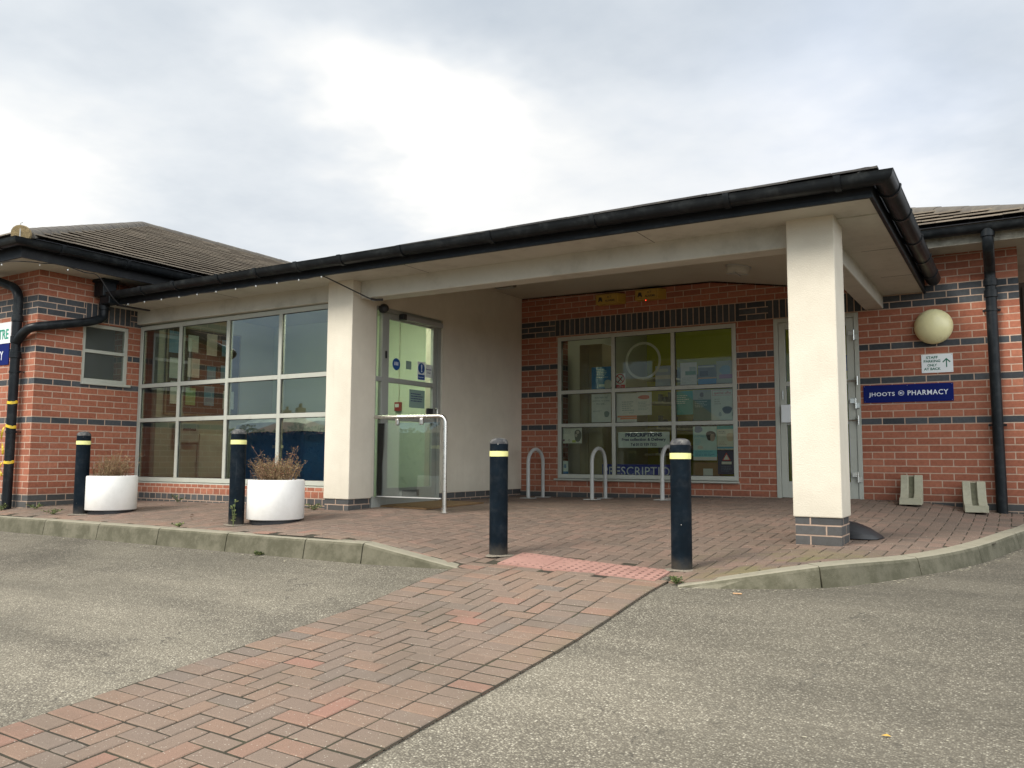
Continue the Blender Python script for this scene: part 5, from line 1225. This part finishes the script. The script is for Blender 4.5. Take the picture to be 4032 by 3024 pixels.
# dark rubber ramp/cover behind the pillar
rc = thing('rubber_wedge', 'low dark rubber wedge lying on the paving behind the right pillar', 'rubber wedge', (4.62, -2.85, Zp(4.62, -2.85)), rz=R(-12))
mb = MB(); rings = []
for x, h, a, b in ((-.25, .135, -.16, .16), (.0, .132, -.17, .17), (.12, .115, -.165, .165), (.22, .08, -.15, .15), (.30, .035, -.12, .12), (.335, .006, -.08, .08)):
    rings.append([(x, a, 0), (x, a * .9, h * .55), (x, a * .5, h * .95), (x, 0, h), (x, b * .5, h * .95), (x, b * .9, h * .55), (x, b, 0)])
mb.loft(rings); mb.build('wedge', M_darkplas, rc, smooth=True)

# ------------------------------------------------------------------ weeds, leaves, litter
def weed(x, y, z, n, h, sp_, label, seed, nm='weed', grp='weeds in the paving joints'):
    random.seed(seed); o = thing(nm, label, 'weed', (x, y, z), group=grp); mb = MB(); lf = MB()
    for i in range(n):
        a = random.uniform(0, 6.28); hh = h * random.uniform(.4, 1); d = Vector((math.cos(a), math.sin(a), 0)) * sp_ * random.uniform(.3, 1)
        pts = [Vector((0, 0, 0)) + Vector((0, 0, hh * math.sin(q * 1.5))) + d * q for q in (0, .35, .7, 1)]
        mb.tube(pts, [.002, .0017, .0013, .0008], 4)
        for k in range(6):
            q = random.uniform(.2, 1) * 2.99; b_ = pts[int(q)].lerp(pts[int(q) + 1], q % 1); dd = Vector((random.uniform(-1, 1), random.uniform(-1, 1), random.uniform(-.1, .7))).normalized(); leafquad(lf, b_, dd, random.uniform(.015, .04), random.uniform(.004, .009))
    mb.build('stem', M_leaf, o); lf.build('leaves', M_leaf, o); return o
weed(-.25, -4.70, Zp(-.25, -4.7), 7, .24, .05, 'tall thin weed growing against the bollard by the right planter', 2)
weed(-3.0, -4.78, Zp(-3.0, -4.78), 12, .055, .12, 'low sprawling weed at the foot of the far left bollard', 3)
weed(-4.0, -4.80, Zp(-4, -4.8), 9, .08, .08, 'small weed at the left brick corner, beside the downpipe', 4)
weed(-3.62, -4.62, Zp(-3.62, -4.62), 10, .05, .12, 'low weed along the base of the left side wall', 5)
weed(-2.75, -3.42, Zp(-2.7, -3.4), 9, .09, .09, 'weed growing at the low wall under the curtain window', 6)
weed(-.42, -3.52, Zp(-.42, -3.5), 12, .06, .10, 'green weed at the base of the left pillar', 7)
weed(-.70, -4.93, -.20, 10, .03, .08, 'flat green weed on the kerb left of the right planter', 8)
weed(4.03, -4.90, -.335, 12, .04, .06, 'yellow-green weed tuft at the lowered end of the right kerb', 9)
weed(.55, -5.10, Za(0, -5.1), 9, .025, .05, 'tiny moss tuft against the kerb face', 10)
random.seed(21)
mb = MB()
def chip(x, y, s_):
    z = (Za(x, y) if not inpoly(x, y, POLY) else Zp(x, y)) + .003
    if inpoly(x, y, [(pl(-13), -13), (pl(-13) + PW, -13), (pl(-5) + PW, -5), (pl(-5), -5)]): z = zpath(x, y) + .003
    a = random.uniform(0, 6.28); pts = []
    for k in range(5): b_ = a + 1.256 * k; rr = s_ * random.uniform(.5, 1); pts.append((x + rr * math.cos(b_) * 1.6, y + rr * math.sin(b_), z + random.uniform(0, s_ * .3)))
    mb.face(pts)
for i in range(210): # crumbs along the kerb feet
    x = random.uniform(-5, 2.4); chip(x, -5.12 - abs(random.gauss(0, .05)), random.uniform(.003, .010))
for i in range(160):
    q = random.random() * (len(rk_in) - 12); a = rk_in[int(q)]; b_ = rk_in[int(q) + 1]; f_ = q % 1; dx, dy = b_[0] - a[0], b_[1] - a[1]; l = math.hypot(dx, dy); o_ = .045 + abs(random.gauss(0, .05)); chip(a[0] + dx * f_ + dy / l * o_, a[1] + dy * f_ - dx / l * o_, random.uniform(.003, .010))
for i in range(120): chip(random.uniform(-3.5, 6), random.uniform(-8.5, -.4), random.uniform(.003, .008))
o = mb.build('grit', mat('pale_grit', (.42, .38, .28), .9, var=.4, scale=30)); tag(o, 'pale grit and crumbs scattered along the kerb and paving', 'grit', kind='stuff')
mb = MB()
for i in range(46):
    x, y = random.choice([(random.uniform(-3.6, -.4), random.uniform(-3.9, -3.4)), (random.uniform(-3.3, -.3), random.uniform(-4.7, -3.6)), (random.uniform(4.4, 5.9), random.uniform(-.35, -.08))]); 
    z = Zp(x, y) + .004; a = random.uniform(0, 6.28); s_ = random.uniform(.008, .022)
    mb.face([(x + s_ * math.cos(a), y + s_ * math.sin(a), z), (x + s_ * .5 * math.cos(a + 1.6), y + s_ * .5 * math.sin(a + 1.6), z + .008), (x - s_ * math.cos(a), y - s_ * math.sin(a), z + .003), (x + s_ * .5 * math.cos(a - 1.6), y + s_ * .5 * math.sin(a - 1.6), z + .006)])
o = mb.build('fallen_leaves', M_dry); tag(o, 'small dead leaves blown against the walls on the forecourt', 'leaves', kind='stuff')
lf = MB().face([(0, 0, .004), (.018, .008, .010), (.034, .002, .005), (.02, -.012, .008)]).build('fallen_leaf', mat('yellow_leaf', (.50, .30, .05), .7)); lf.location = (5.42, -6.62, Za(5.4, -6.62) + .002); tag(lf, 'single yellow leaf lying on the right-hand asphalt', 'leaf')
ct = MB().tube([(0, 0, 0), (.05, .01, 0)], .004, 8).build('cigarette_end', mat('cork_tip', (.5, .3, .16), .8)); ct.location = (4.42, -5.02, Za(4.4, -5.0) + .006); tag(ct, 'cigarette end on the asphalt by the right kerb ramp', 'cigarette end')

# ------------------------------------------------------------------ what stands across the car park, seen only as reflections in the glass
def far_house(label, x, y, z, W, D, eave, ridge, roofm, rz=0):
    hs = thing('house', label, 'house', (x, y, z), rz=rz, group='houses across the car park, reflected in the glass')
    MB().box(-W, W, -D, D, 0, eave).build('wall', M_house, hs)
    MB().loft([[(-W - .4, -D - .4, eave), (W + .4, -D - .4, eave), (W + .4, D + .4, eave), (-W - .4, D + .4, eave)], [(-W * .35, -.05, ridge), (W * .35, -.05, ridge), (W * .35, .05, ridge), (-W * .35, .05, ridge)]]).build('roof', roofm, hs)
    for cx in (-W * .5, W * .42):
        c = MB().box(cx - .45, cx + .45, -.4, .4, eave + .5, ridge + 1.0).build('chimney', M_house, hs)
        for d in (-.22, .22): MB().lathe([(.12, 0), (.1, .45)], (cx + d, 0, ridge + 1.0), 12).build('chimney_pot', M_house, c)
M_tan = mat('tan_far_roof', (.34, .27, .17), .9, var=.25, scale=5)
far_house('brick house with a tan tiled roof across the car park, reflected in the shop window', -10, -27, -1.6, 4.2, 3.5, 3.1, 5.9, M_tan)
far_house('distant brick house with tall chimneys, reflected in the third column of curtain panes', -62, -62, -2.4, 6, 4, 5.4, 7.2, M_house, .5)
far_house('distant brick house further left, reflected in the second column of curtain panes', -80, -62, -2.4, 6, 4, 5.2, 7.4, M_house, .5)
M_dark = plant_mat('dark_foliage', [(0, (.012, .018, .008)), (1, (.035, .045, .018))])
hg = thing('hedge', 'tall dark hedge across the car park, reflected low in the windows', 'hedge', (-30, -44, -1.9))
mb = MB()
for i in range(16000):
    x, y = random.uniform(-42, 16), random.uniform(-.8, .8); z = random.uniform(0, 4.6 + .35 * math.sin(x * .9) + .25 * math.sin(x * 2.3)); d = Vector((random.uniform(-1, 1), random.uniform(-1, 1), random.uniform(-1, 1))).normalized(); leafquad(mb, Vector((x, y, z)), d, .34, .12)
mb.box(-42, 16, -.5, .5, 0, 4.2); mb.build('foliage', M_dark, hg)
bn = thing('storage_bin', 'blue lidded bin under crumpled clear plastic inside the lobby, behind the right bollard', 'bin', (-1.80, -2.50, -.1), rz=-.05)
MB().loft([[(-.50, -.30, .0), (.50, -.30, .0), (.50, .30, .0), (-.50, .30, .0)], [(-.58, -.36, .88), (.58, -.36, .88), (.58, .36, .88), (-.58, .36, .88)]]).build('body', M_bin, bn, bevel=.03)
mb = MB(); rings = []
for i in range(13):
    x = -.62 + i * 1.24 / 12; e_ = math.sin(math.pi * i / 12) ** .4; rings.append([(x, -.40 + random.uniform(-.015, .015), .84 + random.uniform(-.02, .02)), (x, -.38, .93 + .03 * e_), (x, -.2, .97 + .07 * e_ + random.uniform(-.012, .012)), (x, .1, .98 + .07 * e_), (x, .38, .93), (x, .40, .84)])
mb.loft(rings); mb.build('plastic_sheet', M_lid, bn, smooth=True)

# ------------------------------------------------------------------ render settings
sc.render.engine = 'CYCLES'
sc.cycles.max_bounces = 8; sc.cycles.transparent_max_bounces = 16; sc.cycles.caustics_reflective = False; sc.cycles.caustics_refractive = False
